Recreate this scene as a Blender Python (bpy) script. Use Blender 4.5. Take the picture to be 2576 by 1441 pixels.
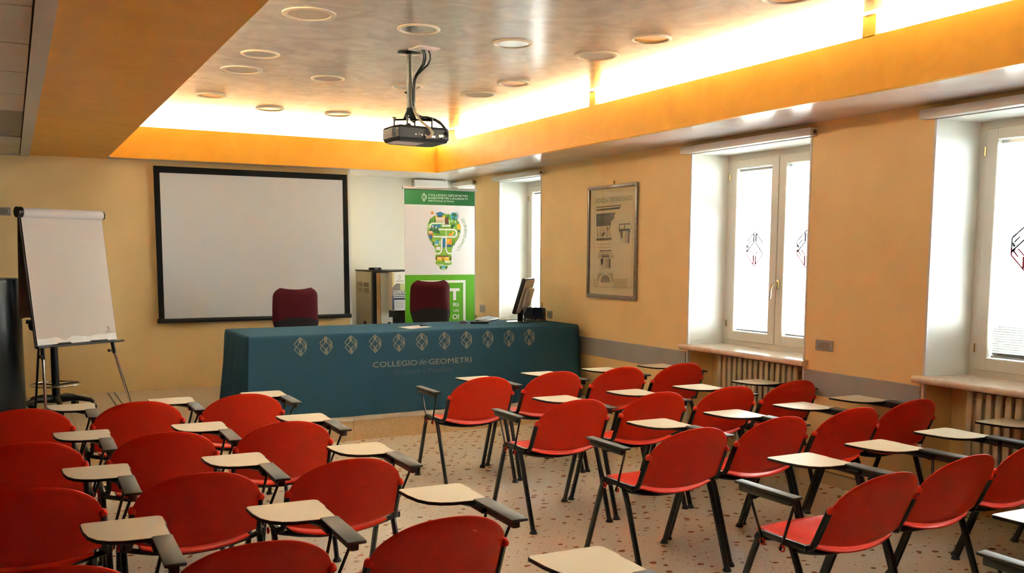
import bpy, bmesh, math, random
from mathutils import Vector, Matrix
from math import sin, cos, pi, radians, sqrt

for o in list(bpy.data.objects): bpy.data.objects.remove(o)
S = bpy.context.scene
COL = S.collection
random.seed(7)

# ------------------------------------------------------------------ camera
cam_d = bpy.data.cameras.new('camera')
cam = bpy.data.objects.new('camera', cam_d); COL.objects.link(cam)
R_RIGHT = Vector((0.88204297, -0.47115308, 0.00386922))
R_DOWN = Vector((-0.0448829, -0.09219397, -0.99472901))
R_FWD = Vector((0.46902635, 0.87722007, -0.10246576))
mw = Matrix.Identity(4)
for i in range(3):
    mw[i][0] = R_RIGHT[i]; mw[i][1] = -R_DOWN[i]; mw[i][2] = -R_FWD[i]
mw[2][3] = 1.75
cam.matrix_world = mw
cam_d.sensor_width = 36.0
cam_d.lens = 2347.12 * 36.0 / 2576.0
cam_d.shift_y = (880.0 - 720.5) / 2576.0
cam_d.clip_start = 0.05; cam_d.clip_end = 200
S.camera = cam

# ------------------------------------------------------------------ exposure, sky, sun, lamps
S.view_settings.view_transform = 'Standard'
S.view_settings.look = 'None'
S.view_settings.gamma = 1.0
S.view_settings.use_curve_mapping = False
S.view_settings.exposure = 1.95
S.cycles.use_denoising = True
S.cycles.max_bounces = 10
S.cycles.diffuse_bounces = 6
S.cycles.glossy_bounces = 4
S.cycles.transparent_max_bounces = 16
S.cycles.caustics_reflective = False
S.cycles.caustics_refractive = False
S.cycles.sample_clamp_indirect = 8.0

SKY = 13.0
W = bpy.data.worlds.new('sky'); S.world = W; W.use_nodes = True
bg = W.node_tree.nodes['Background']
bg.inputs[0].default_value = (0.80, 0.90, 1.0, 1); bg.inputs[1].default_value = SKY

def light(name, typ, loc, energy, color, rot=(0, 0, 0), size=None, size_y=None, angle=None):
    d = bpy.data.lights.new(name, typ); d.energy = energy; d.color = color
    if typ == 'AREA':
        d.shape = 'RECTANGLE'; d.size = size; d.size_y = size_y
    if angle is not None: d.angle = angle
    o = bpy.data.objects.new(name, d); COL.objects.link(o); o.location = loc; o.rotation_euler = rot
    return o
light('sun', 'SUN', (0, 0, 20), 9.0, (1.0, 0.95, 0.86), rot=(radians(8), radians(-48), 0), angle=radians(0.6))
WARM = (0.98, 1.0, 0.93)
light('cove_lamp', 'AREA', (4.98, 5.70, 2.84), 1080, WARM, (pi, 0, 0), 0.08, 9.9)
light('cove_lamp', 'AREA', (2.83, 10.94, 2.84), 330, WARM, (pi, 0, 0), 3.4, 0.08)

light('cove_lamp', 'AREA', (0.50, 5.90, 2.86), 480, WARM, (pi, 0, 0), 0.08, 7.4)
def portal(y0, y1, x=6.02):
    o = light('daylight_portal', 'AREA', (x, (y0 + y1) / 2, 1.79), 1, (1, 1, 1), (0, pi / 2, 0), 1.72, y1 - y0)
    o.data.cycles.is_portal = True

# ------------------------------------------------------------------ materials
def nt(name):
    m = bpy.data.materials.new(name); m.use_nodes = True
    t = m.node_tree; b = t.nodes['Principled BSDF']
    return m, t, b
def N(t, typ, **kw):
    n = t.nodes.new(typ)
    for k, v in kw.items():
        if k.startswith('i_'):
            key = k[2:]
            n.inputs[int(key) if key.isdigit() else key].default_value = v
        else: setattr(n, k, v)
    return n
def L(t, a, b): t.links.new(a, b)
def ramp(t, fac, stops, interp='LINEAR'):
    r = N(t, 'ShaderNodeValToRGB'); r.color_ramp.interpolation = interp
    e = r.color_ramp.elements
    while len(e) < len(stops): e.new(0.5)
    for k, (p, c) in enumerate(stops): e[k].position = p; e[k].color = (*c, 1) if len(c) == 3 else c
    L(t, fac, r.inputs[0]); return r.outputs[0]
def coords(t): return N(t, 'ShaderNodeTexCoord').outputs['Object']
def plain(name, col, rough=0.5, metal=0.0, spec=0.5, coat=0.0):
    m, t, b = nt(name)
    b.inputs['Base Color'].default_value = (*col, 1); b.inputs['Roughness'].default_value = rough
    b.inputs['Metallic'].default_value = metal; b.inputs['Specular IOR Level'].default_value = spec
    b.inputs['Coat Weight'].default_value = coat
    return m
def mottled(name, c0, c1, scale, rough, spec=0.5, bump=0.0, bscale=200, detail=6, distort=0.0, coat=0.0):
    m, t, b = nt(name); co = coords(t)
    n = N(t, 'ShaderNodeTexNoise', i_Scale=scale, i_Detail=detail, i_Distortion=distort); L(t, co, n.inputs['Vector'])
    L(t, ramp(t, n.outputs['Fac'], [(0.3, c0), (0.7, c1)]), b.inputs['Base Color'])
    b.inputs['Roughness'].default_value = rough; b.inputs['Specular IOR Level'].default_value = spec
    b.inputs['Coat Weight'].default_value = coat
    if bump:
        n2 = N(t, 'ShaderNodeTexNoise', i_Scale=bscale, i_Detail=3); L(t, co, n2.inputs['Vector'])
        bp = N(t, 'ShaderNodeBump', i_Strength=bump, i_Distance=0.002); L(t, n2.outputs['Fac'], bp.inputs['Height'])
        L(t, bp.outputs[0], b.inputs['Normal'])
    return m

M = {}
M['wall'] = mottled('yellow_wall_paint', (0.83, 0.61, 0.285), (0.89, 0.66, 0.31), 3.0, 0.55, 0.35, 0.25, 160)
M['darkwall'] = mottled('dark_unseen_wall', (0.14, 0.08, 0.04), (0.2, 0.12, 0.06), 5, 0.5)  # made-up dark finish on unseen walls, added to reduce bounced light
M['cream'] = mottled('cream_plaster', (0.76, 0.76, 0.68), (0.80, 0.80, 0.72), 2.0, 0.6, 0.3)
M['stucco'] = mottled('beige_polished_stucco', (0.39, 0.38, 0.335), (0.56, 0.545, 0.48), 4.5, 0.22, 0.35, 0.12, 14, 8, 1.2)
M['soffit'] = mottled('pale_polished_stucco', (0.70, 0.64, 0.60), (0.80, 0.74, 0.70), 3.0, 0.12, 0.6, 0.08, 18, 8, 1.0)
M['orange'] = mottled('orange_polished_stucco', (0.66, 0.30, 0.022), (0.74, 0.35, 0.034), 3.0, 0.40, 0.15, 0.08, 14, 8, 1.2)
M['panel'] = mottled('grey_metal_ceiling_panel', (0.50, 0.46, 0.38), (0.54, 0.50, 0.42), 2, 0.5)
M['grille'] = plain('dark_grey_grille', (0.26, 0.23, 0.20), 0.6)
M['joint'] = plain('dark_joint', (0.10, 0.08, 0.06), 0.8)
M['rail'] = mottled('grey_bumper_rail', (0.30, 0.28, 0.26), (0.33, 0.31, 0.29), 4, 0.3, 0.5)
M['skirt'] = mottled('beige_skirting', (0.62, 0.48, 0.28), (0.66, 0.52, 0.32), 6, 0.4)
M['bead'] = plain('pale_metal_corner_bead', (0.72, 0.72, 0.72), 0.35)
M['marble'] = mottled('pink_beige_marble', (0.62, 0.46, 0.33), (0.74, 0.60, 0.47), 9, 0.18, 0.5, 0, 0, 8, 2.0)
M['frame_white'] = plain('white_window_paint', (0.66, 0.63, 0.54), 0.4)
M['white_plastic'] = plain('white_plastic', (0.8, 0.8, 0.78), 0.4)
M['cassette'] = plain('white_blind_cassette', (0.70, 0.68, 0.62), 0.45)
M['slat'] = plain('white_blind_slat', (0.50, 0.53, 0.54), 0.5)
M['brass'] = plain('brushed_brass', (0.62, 0.50, 0.26), 0.25, 1.0)
M['black_metal'] = plain('black_painted_steel', (0.006, 0.006, 0.006), 0.30, 0.0, 0.28)
M['black_plastic'] = plain('black_plastic', (0.007, 0.007, 0.007), 0.42, 0, 0.25)
M['arm_plastic'] = mottled('black_armrest_plastic', (0.022, 0.020, 0.014), (0.030, 0.027, 0.019), 60, 0.45, 0.28)
M['red'] = mottled('red_chair_plastic', (0.55, 0.020, 0.003), (0.61, 0.024, 0.004), 40, 0.33, 0.16, 0.12, 700)
M['laminate'] = plain('cream_laminate', (0.82, 0.76, 0.58), 0.4)
M['white_lam'] = plain('white_fabric_screen', (0.62, 0.67, 0.71), 0.8, 0, 0.1)
M['chrome'] = plain('chrome', (0.75, 0.75, 0.75), 0.12, 1.0)
M['grey_metal'] = plain('grey_metal', (0.45, 0.45, 0.44), 0.35, 0.8)
M['plate'] = plain('grey_switch_plate', (0.36, 0.31, 0.27), 0.35, 0.3)
M['maroon'] = mottled('maroon_upholstery', (0.038, 0.004, 0.006), (0.060, 0.006, 0.009), 300, 0.9, 0.1)
M['dark_fabric'] = mottled('charcoal_upholstery', (0.012, 0.009, 0.009), (0.02, 0.015, 0.015), 300, 0.9, 0.1)
M['paper'] = plain('white_paper', (0.66, 0.64, 0.63), 0.7, 0, 0.1)
M['paper_gloss'] = plain('glossy_paper_edge', (0.80, 0.82, 0.78), 0.25)
M['silver'] = plain('silver_plastic', (0.50, 0.53, 0.56), 0.3, 0.0)
M['vend'] = mottled('beige_steel_panel', (0.36, 0.32, 0.24), (0.40, 0.36, 0.27), 8, 0.38, 0.5)
M['vend_white'] = plain('pale_grey_plastic', (0.56, 0.60, 0.55), 0.4)
M['tan'] = plain('tan_plastic', (0.42, 0.27, 0.12), 0.5)
M['navy'] = plain('navy_plastic', (0.015, 0.025, 0.06), 0.4)
M['brown'] = plain('brown_plastic', (0.18, 0.10, 0.05), 0.5)
M['wood'] = mottled('table_wood', (0.35, 0.22, 0.12), (0.42, 0.27, 0.15), 12, 0.5)
M['oldframe'] = mottled('silvered_wood_frame', (0.10, 0.075, 0.055), (0.22, 0.17, 0.13), 60, 0.3, 0.6)
M['gold_print'] = plain('silver_gold_print', (0.23, 0.20, 0.14), 0.5, 0, 0.2)
M['faint_print'] = plain('grey_print', (0.055, 0.075, 0.085), 0.7, 0, 0.1)
M['concrete'] = mottled('pale_render', (0.82, 0.78, 0.70), (0.86, 0.82, 0.74), 1.5, 0.9)
M['asphalt'] = mottled('pale_paving', (0.55, 0.54, 0.52), (0.6, 0.6, 0.58), 2, 0.9)
M['shutter'] = plain('blue_grey_shutter', (0.10, 0.14, 0.17), 0.6)
M['pcol'] = plain('black_glossy_column', (0.003, 0.004, 0.005), 0.28, 0, 0.25)
FL = {}
def flat(key, col, rough=0.5):
    if key not in FL: FL[key] = plain('print_' + key, col, rough, 0, 0.3)
    return FL[key]

def make_cloth_mat():
    m, t, b = nt('petrol_blue_tablecloth'); co = coords(t)
    n = N(t, 'ShaderNodeTexNoise', i_Scale=350, i_Detail=2); L(t, co, n.inputs['Vector'])
    L(t, ramp(t, n.outputs['Fac'], [(0.3, (0.015, 0.045, 0.068)), (0.7, (0.028, 0.070, 0.098))]), b.inputs['Base Color'])
    b.inputs['Roughness'].default_value = 0.95; b.inputs['Specular IOR Level'].default_value = 0.08
    b.inputs['Sheen Weight'].default_value = 0.0
    return m
M['cloth'] = make_cloth_mat()

def make_terrazzo(name, base0, base1, chips=True, rough=0.22):
    m, t, b = nt(name); co = coords(t)
    n = N(t, 'ShaderNodeTexNoise', i_Scale=90, i_Detail=4); L(t, co, n.inputs['Vector'])
    col = ramp(t, n.outputs['Fac'], [(0.32, base0), (0.68, base1)])
    def chip(scale, thr, soft, c_a, c_b, keep, prev, stretch):
        mp = N(t, 'ShaderNodeMapping'); mp.inputs['Scale'].default_value = stretch; mp.inputs['Rotation'].default_value = (0, 0, 0.5)
        L(t, co, mp.inputs['Vector'])
        nz = N(t, 'ShaderNodeTexNoise', i_Scale=scale * 2.2, i_Detail=2); L(t, mp.outputs[0], nz.inputs['Vector'])
        mx = N(t, 'ShaderNodeMixRGB', i_Fac=0.035 * 10 / scale); L(t, mp.outputs[0], mx.inputs[1]); L(t, nz.outputs['Color'], mx.inputs[2])
        v = N(t, 'ShaderNodeTexVoronoi', i_Scale=scale, voronoi_dimensions='2D'); L(t, mx.outputs[0], v.inputs['Vector'])
        sep = N(t, 'ShaderNodeSeparateColor'); L(t, v.outputs['Color'], sep.inputs[0])
        # radius per cell
        mr = N(t, 'ShaderNodeMapRange'); mr.inputs['From Min'].default_value = keep; mr.inputs['To Min'].default_value = 0.0
        mr.inputs['To Max'].default_value = thr; L(t, sep.outputs[0], mr.inputs['Value'])
        lt = N(t, 'ShaderNodeMath', operation='LESS_THAN'); L(t, v.outputs['Distance'], lt.inputs[0]); L(t, mr.outputs[0], lt.inputs[1])
        cc = N(t, 'ShaderNodeMixRGB'); cc.inputs[1].default_value = (*c_a, 1); cc.inputs[2].default_value = (*c_b, 1); L(t, sep.outputs[1], cc.inputs[0])
        o = N(t, 'ShaderNodeMixRGB'); L(t, lt.outputs[0], o.inputs[0]); L(t, prev, o.inputs[1]); L(t, cc.outputs[0], o.inputs[2])
        return o.outputs[0]
    if chips:
        col = chip(60, 0.26, 0, (0.70, 0.60, 0.46), (0.34, 0.24, 0.15), 0.60, col, (1, 1, 1))
        col = chip(24, 0.22, 0, (0.34, 0.17, 0.08), (0.46, 0.30, 0.17), 0.80, col, (1, 1.3, 1))
        col = chip(11.0, 0.25, 0, (0.34, 0.11, 0.045), (0.25, 0.13, 0.06), 0.38, col, (1, 1.25, 1))
    L(t, col, b.inputs['Base Color'])
    b.inputs['Roughness'].default_value = rough; b.inputs['Specular IOR Level'].default_value = 0.5
    return m
M['floor'] = make_terrazzo('chipped_terrazzo', (0.73, 0.65, 0.49), (0.84, 0.76, 0.60))
M['riser'] = mottled('tan_granular_stone', (0.46, 0.30, 0.14), (0.60, 0.42, 0.22), 70, 0.45, 0.4, 0, 0, 8)
M['platform'] = mottled('beige_stone_deck', (0.42, 0.33, 0.22), (0.50, 0.40, 0.28), 25, 0.35, 0.5)
M['nosing'] = mottled('pale_stone_nosing', (0.52, 0.42, 0.30), (0.60, 0.50, 0.38), 14, 0.35, 0.5)

def make_glass():
    m = bpy.data.materials.new('clear_window_glass'); m.use_nodes = True; t = m.node_tree
    t.nodes.remove(t.nodes['Principled BSDF'])
    tr = N(t, 'ShaderNodeBsdfTransparent'); tr.inputs[0].default_value = (0.97, 0.985, 0.98, 1)
    gl = N(t, 'ShaderNodeBsdfGlossy'); gl.inputs['Roughness'].default_value = 0.02
    lw = N(t, 'ShaderNodeLayerWeight'); lw.inputs[0].default_value = 0.5
    pw = N(t, 'ShaderNodeMath', operation='POWER'); pw.inputs[1].default_value = 5.0; L(t, lw.outputs['Facing'], pw.inputs[0])
    ma = N(t, 'ShaderNodeMath', operation='MULTIPLY_ADD'); ma.inputs[1].default_value = 0.6; ma.inputs[2].default_value = 0.025; L(t, pw.outputs[0], ma.inputs[0])
    mx = N(t, 'ShaderNodeMixShader'); L(t, ma.outputs[0], mx.inputs[0]); L(t, tr.outputs[0], mx.inputs[1]); L(t, gl.outputs[0], mx.inputs[2])
    L(t, mx.outputs[0], t.nodes['Material Output'].inputs[0]); return m
M['glass'] = make_glass()

def make_grid_paper():
    m, t, b = nt('squared_flipchart_paper'); co = coords(t)
    sep = N(t, 'ShaderNodeSeparateXYZ'); L(t, co, sep.inputs[0])
    fac = None
    for k in (0, 2):
        a = N(t, 'ShaderNodeMath', operation='MULTIPLY'); a.inputs[1].default_value = 40.0; L(t, sep.outputs[k], a.inputs[0])
        f = N(t, 'ShaderNodeMath', operation='FRACT'); L(t, a.outputs[0], f.inputs[0])
        l = N(t, 'ShaderNodeMath', operation='LESS_THAN'); l.inputs[1].default_value = 0.06; L(t, f.outputs[0], l.inputs[0])
        if fac is None: fac = l.outputs[0]
        else:
            mx = N(t, 'ShaderNodeMath', operation='MAXIMUM'); L(t, fac, mx.inputs[0]); L(t, l.outputs[0], mx.inputs[1]); fac = mx.outputs[0]
    mix = N(t, 'ShaderNodeMixRGB'); L(t, fac, mix.inputs[0])
    mix.inputs[1].default_value = (0.60, 0.56, 0.52, 1); mix.inputs[2].default_value = (0.52, 0.49, 0.475, 1)
    L(t, mix.outputs[0], b.inputs['Base Color']); b.inputs['Roughness'].default_value = 0.8
    b.inputs['Specular IOR Level'].default_value = 0.1
    return m
M['gridpaper'] = make_grid_paper()

# ------------------------------------------------------------------ mesh builder
class MB:
    def __init__(s): s.v = []; s.f = []; s.mi = []; s.T = None
    def add(s, vs, fs, mi=0):
        b = len(s.v)
        s.v += [tuple(s.T @ Vector(p)) if s.T else tuple(p) for p in vs]
        s.f += [tuple(b + i for i in f) for f in fs]; s.mi += [mi] * len(fs); return s
    def box(s, lo, hi, mi=0, T=None):
        x0, y0, z0 = lo; x1, y1, z1 = hi
        vs = [(x0, y0, z0), (x1, y0, z0), (x1, y1, z0), (x0, y1, z0), (x0, y0, z1), (x1, y0, z1), (x1, y1, z1), (x0, y1, z1)]
        if T: vs = [tuple(T @ Vector(v)) for v in vs]
        return s.add(vs, [(0, 3, 2, 1), (4, 5, 6, 7), (0, 1, 5, 4), (1, 2, 6, 5), (2, 3, 7, 6), (3, 0, 4, 7)], mi)
    def rbox(s, lo, hi, r=0.01, seg=2, mi=0, T=None):
        bm = bmesh.new(); bmesh.ops.create_cube(bm, size=1)
        for v in bm.verts:
            v.co = Vector([(lo[i] + hi[i]) / 2 + v.co[i] * (hi[i] - lo[i]) for i in range(3)])
        bmesh.ops.bevel(bm, geom=bm.edges[:], offset=r, segments=seg, affect='EDGES', profile=0.5)
        if T: bm.transform(T)
        bm.verts.index_update(); vs = [v.co[:] for v in bm.verts]; fs = [[v.index for v in f.verts] for f in bm.faces]
        bm.free(); return s.add(vs, fs, mi)
    def tube(s, path, r, n=8, mi=0, caps=True, flatten=None):
        P = [Vector(p) for p in path]; rr = r if isinstance(r, (list, tuple)) else [r] * len(P)
        vs = []; fs = []; ref = None
        for i, p in enumerate(P):
            d = (P[min(i + 1, len(P) - 1)] - P[max(i - 1, 0)]).normalized()
            if ref is None:
                ref = Vector((1, 0, 0)) if abs(d.x) < 0.8 else Vector((0, 1, 0))
            a = (ref - d * ref.dot(d)).normalized(); b = d.cross(a); ref = a
            fa, fb = flatten or (1, 1)
            for k in range(n):
                t = 2 * pi * k / n; vs.append(tuple(p + (a * cos(t) * fa + b * sin(t) * fb) * rr[i]))
        for i in range(len(P) - 1):
            for k in range(n):
                k2 = (k + 1) % n; fs.append((i * n + k, i * n + k2, (i + 1) * n + k2, (i + 1) * n + k))
        if caps: fs += [tuple(range(n - 1, -1, -1)), tuple((len(P) - 1) * n + k for k in range(n))]
        return s.add(vs, fs, mi)
    def lathe(s, prof, c=(0, 0, 0), n=20, mi=0, closed=True):
        vs = []; fs = []; m = len(prof)
        for (r, z) in prof:
            for k in range(n): t = 2 * pi * k / n; vs.append((c[0] + r * cos(t), c[1] + r * sin(t), c[2] + z))
        for i in range(m - 1):
            for k in range(n): k2 = (k + 1) % n; fs.append((i * n + k, i * n + k2, (i + 1) * n + k2, (i + 1) * n + k))
        if closed: fs += [tuple(range(n - 1, -1, -1)), tuple((m - 1) * n + k for k in range(n))]
        return s.add(vs, fs, mi)
    def prism(s, poly, z0, z1, mi=0, axes=(0, 1, 2), T=None):
        n = len(poly); vs = []
        for z in (z0, z1):
            for (a, b) in poly:
                p = [0, 0, 0]; p[axes[0]] = a; p[axes[1]] = b; p[axes[2]] = z; vs.append(tuple(p))
        if T: vs = [tuple(T @ Vector(v)) for v in vs]
        fs = [tuple(range(n - 1, -1, -1)), tuple(range(n, 2 * n))] + [(i, (i + 1) % n, n + (i + 1) % n, n + i) for i in range(n)]
        return s.add(vs, fs, mi)
    def grid(s, fn, nu, nv, mi=0):
        vs = [fn(i / nu, j / nv) for j in range(nv + 1) for i in range(nu + 1)]
        fs = [(j * (nu + 1) + i, j * (nu + 1) + i + 1, (j + 1) * (nu + 1) + i + 1, (j + 1) * (nu + 1) + i) for j in range(nv) for i in range(nu)]
        return s.add(vs, fs, mi)
    def torus(s, c, R, r, axis='x', n=16, k=8, mi=0):
        pts = []
        for i in range(n + 1):
            t = 2 * pi * i / n
            pts.append({'x': (c[0], c[1] + R * cos(t), c[2] + R * sin(t)), 'z': (c[0] + R * cos(t), c[1] + R * sin(t), c[2]), 'y': (c[0] + R * cos(t), c[1], c[2] + R * sin(t))}[axis])
        return s.tube(pts, r, k, mi, caps=False)
    def mesh(s, name, mats, smooth=35, flip=True):
        me = bpy.data.meshes.new(name); me.from_pydata(s.v, [], s.f); me.update()
        for m in (mats if isinstance(mats, (list, tuple)) else [mats]): me.materials.append(m)
        if any(s.mi): me.polygons.foreach_set('material_index', s.mi)
        if flip:
            bm = bmesh.new(); bm.from_mesh(me); bmesh.ops.recalc_face_normals(bm, faces=bm.faces); bm.to_mesh(me); bm.free()
        if smooth:
            me.polygons.foreach_set('use_smooth', [True] * len(me.polygons)); me.set_sharp_from_angle(angle=radians(smooth))
        return me
    def build(s, name, mats, parent=None, smooth=35, flip=True):
        return link(name, s.mesh(name, mats, smooth, flip), parent)
def link(name, me, parent=None, loc=None, rot=None):
    o = bpy.data.objects.new(name, me); COL.objects.link(o)
    if parent: o.parent = parent
    if loc: o.location = loc
    if rot: o.rotation_euler = rot
    return o
def tag(o, label, cat=None, group=None, kind=None):
    o['label'] = label
    if cat: o['category'] = cat
    if group: o['group'] = group
    if kind: o['kind'] = kind
    return o
def thing(name, label, cat, loc=(0, 0, 0), rz=0, group=None, kind=None):
    o = bpy.data.objects.new(name, None); o.empty_display_size = 0.1; COL.objects.link(o)
    o.location = loc; o.rotation_euler = (0, 0, rz)
    return tag(o, label, cat, group, kind)
def arc(cx, cy, r, a0, a1, n=6):
    return [(cx + r * cos(radians(a0 + (a1 - a0) * i / n)), cy + r * sin(radians(a0 + (a1 - a0) * i / n))) for i in range(n + 1)]
def rpoly(x0, y0, x1, y1, r, n=4):
    return arc(x1 - r, y1 - r, r, 0, 90, n) + arc(x0 + r, y1 - r, r, 90, 180, n) + arc(x0 + r, y0 + r, r, 180, 270, n) + arc(x1 - r, y0 + r, r, 270, 360, n)

# flat lettering: returns (verts2d, faces) fitted into a box w x h
def letters(txt, w, h, bold=0.0, shear=0.0, mono=False):
    c = bpy.data.curves.new('lettering', 'FONT'); c.body = txt; c.size = 1; c.offset = bold; c.shear = shear
    c.resolution_u = 3
    o = bpy.data.objects.new('lettering_tmp', c); COL.objects.link(o)
    dg = bpy.context.evaluated_depsgraph_get(); dg.update()
    me = bpy.data.meshes.new_from_object(o.evaluated_get(dg))
    V = [(v.co.x, v.co.y) for v in me.vertices]; F = [tuple(p.vertices) for p in me.polygons]
    bpy.data.objects.remove(o); bpy.data.curves.remove(c); bpy.data.meshes.remove(me)
    xs = [v[0] for v in V]; ys = [v[1] for v in V]; x0, x1, y0, y1 = min(xs), max(xs), min(ys), max(ys)
    if w is None: w = (x1 - x0) * h / (y1 - y0)
    V = [((v[0] - x0) / (x1 - x0) * w, (v[1] - y0) / (y1 - y0) * h) for v in V]
    return V, F
EMB = [  # emblem strokes: (x0, y0, x1, y1, half thickness, half index)
    (0, .97, -.63, .33, .035, 0), (-.63, .36, -.63, .22, .03, 0), (-.64, .24, -.42, .02, .03, 0),
    (-.085, .84, -.085, .40, .06, 0), (.085, .84, .085, .40, .06, 0), (-.04, .40, -.64, -.26, .036, 0),
    (.04, .40, .52, -.04, .036, 0), (.52, -.04, .64, -.16, .045, 0), (0, .97, .64, .42, .035, 0), (.64, .42, .64, .0, .035, 0),
    (.29, .48, .53, .24, .035, 0), (.50, .06, .62, .22, .05, 0),
    (-.64, -.26, 0, -.96, .032, 1), (-.36, -.07, -.04, -.33, .032, 1), (-.085, -.34, -.085, -.84, .055, 1), (.085, -.34, .085, -.84, .055, 1),
    (.04, -.34, .36, -.02, .032, 1), (0, -.96, .64, -.28, .032, 1), (.64, -.28, .64, .0, .035, 1), (.33, -.36, .54, -.12, .032, 1), (.48, -.04, .62, -.12, .05, 1)]
def emblem(hh):
    V = []; F = []; H = []
    for (x0, y0, x1, y1, w, h) in EMB:
        d = Vector((x1 - x0, y1 - y0)).normalized(); n = Vector((-d.y, d.x)) * w
        b = len(V)
        V += [((x0 + n.x) * hh, (y0 + n.y) * hh), ((x0 - n.x) * hh, (y0 - n.y) * hh), ((x1 - n.x) * hh, (y1 - n.y) * hh), ((x1 + n.x) * hh, (y1 + n.y) * hh)]
        F.append((b, b + 1, b + 2, b + 3)); H.append(h)
    return V, F, H

# ================================================================== SETTING
XW, YF, ZS, ZC = 5.45, 11.05, 2.75, 3.21
XL, YB = -4.4, -5.0
YA = 11.85
def struct(name, mb, mats, label, cat, smooth=0):
    return tag(mb.build(name, mats, None, smooth), label, cat, None, 'structure')
struct('floor', MB().box((XL, YB, -0.2), (6.0, 8.32, 0)), M['floor'], 'speckled beige terrazzo floor under the red chairs', 'floor')
pf = struct('platform', MB().box((XL, 8.33, -0.2), (6.0, 11.95, 0.19)), M['riser'], 'raised stone platform under the blue table', 'platform')
def child(name, mb, mats, parent, smooth=0, label=None, stuff=False):
    o = mb.build(name, mats, parent, smooth)
    if label: o['label'] = label
    if stuff: o['kind'] = 'stuff'
    return o
jx = [XL, -3.04, -1.88, -0.72, 0.44, 1.60, 2.76, 3.92, 5.08, 5.45]
for a, b in zip(jx[:-1], jx[1:]):
    child('riser_panel', MB().box((a + .0015, 8.31, 0.0), (b - .0015, 8.34, 0.183)), M['riser'], pf)
    child('nosing_slab', MB().rbox((a + .001, 8.295, 0.184), (b - .001, 8.62, 0.215), 0.006, 2), M['nosing'], pf, 30)
yy = [8.622, 9.42, 10.22, YA + .05]
for a, b in zip(jx[:-1], jx[1:]):
    for c, d in zip(yy[:-1], yy[1:]):
        child('deck_slab', MB().box((a + .001, c, 0.18), (b - .001, d - .002, 0.214)), M['platform'], pf)
child('cable_channel', MB().box((0.86, 8.63, 0.2135), (0.875, 11.04, 0.2155)).box((0.925, 8.63, 0.2135), (0.94, 11.04, 0.2155)), M['joint'], pf)

LIGHTS = []
def ceiling_mesh():
    bm = bmesh.new(); loops = [[(XL, YB), (6.0, YB), (6.0, 11.95), (XL, 11.95)]]
    for (x, y, rad) in HOLES: loops.append([(x + rad * cos(2 * pi * k / 36), y + rad * sin(2 * pi * k / 36)) for k in range(36)])
    ed = []
    for lp in loops:
        vs = [bm.verts.new((x, y, ZC)) for x, y in lp]
        ed += [bm.edges.new((vs[i], vs[(i + 1) % len(vs)])) for i in range(len(vs))]
    bmesh.ops.triangle_fill(bm, edges=ed, use_beauty=True)
    for f in bm.faces:
        f.normal_update()
        if f.normal.z > 0: f.normal_flip()
    m = MB(); bm.verts.index_update()
    m.add([v.co[:] for v in bm.verts], [[v.index for v in f.verts] for f in bm.faces]); bm.free()
    m.box((XL, YB, ZC + .13), (6.0, 11.95, ZC + .25))
    return m
DOWN = [(2.416, 5.83), (3.154, 5.905), (1.688, 7.11), (2.415, 7.82), (1.708, 9.17), (3.125, 7.82), (3.879, 7.245), (3.908, 5.32), (2.39, 9.715), (3.112, 9.74), (3.961, 4.105)]
HOLES = [(x, y, .122) for x, y in DOWN]
ce = tag(ceiling_mesh().build('ceiling', M['stucco'], None, 0, flip=False), 'pale marbled stucco ceiling with round lights', 'ceiling', None, 'structure')
# right + front soffit with the orange cove fascia
t1 = thing('trim_1', 'orange cove fascia and pale soffit along window side', 'trim', kind='structure')
child('soffit_panel', MB().prism([(4.70, YB), (6.0, YB), (6.0, 11.95), (0.95, 11.95), (0.95, 10.80), (4.70, 10.80)], ZS, ZS + .05), M['soffit'], t1)
child('fascia', MB().prism([(4.698, YB), (4.75, YB), (4.75, 10.85), (0.97, 10.85), (0.97, 10.798), (4.698, 10.798)], ZS - .002, 3.085), M['orange'], t1)
for y0, y1 in ((1.02, 1.11), (4.115, 4.215), (7.22, 7.32), (10.24, 10.43)):
    child('fascia_support', MB().box((4.698, y0, 3.08), (4.76, y1, ZC)), M['orange'], t1)
child('cove_back', MB().box((5.43, YB, ZS + .045), (6.0, 11.95, ZC)).box((0.96, 11.06, ZS + .045), (5.45, 11.95, ZC)), M['cream'], t1)
t2 = thing('trim_2', 'wide orange soffit running along the unlit side', 'trim', kind='structure')
child('soffit_panel', MB().box((0.20, YB, ZS), (0.952, YF + .02, ZS + .05)), M['orange'], t2)
child('fascia', MB().box((0.90, YB, ZS + .045), (0.952, 10.85, 3.085)), M['orange'], t2)
child('cove_back', MB().box((0.14, YB, ZS + .04), (0.21, YF + .02, ZC)), M['cream'], t2)
t3 = thing('trim_3', 'lowered strip of grey metal ceiling panels with dark grille', 'trim', kind='structure')
child('panel_border', MB().box((0.13, YB, ZS - .012), (0.212, YF, ZS + .05)).box((XL, 11.0, ZS - .012), (.13, YF, ZS + .05)), M['panel'], t3)
child('backing', MB().box((XL, YB, ZS + .012), (0.2, YF, ZC)), M['joint'], t3)
ys = [-5.0, -4.1, -3.3, -2.5, -1.7, -0.9, -0.1, .72, 1.55, 2.36, 3.20, 4.02, 4.40, 5.19, 6.00, 6.83, 7.64, 9.35, 10.2, 11.0]
for a, b in zip(ys[:-1], ys[1:]):
    g = abs(a - 7.64) < .01
    child('ceiling_panel', MB().box((max(XL, -1.9), a + .006, ZS - (0.004 if not g else -.006)), (0.122, b - .006, ZS + .02)), M['grille' if g else 'panel'], t3, label='dark return air grille' if g else None)

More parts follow.
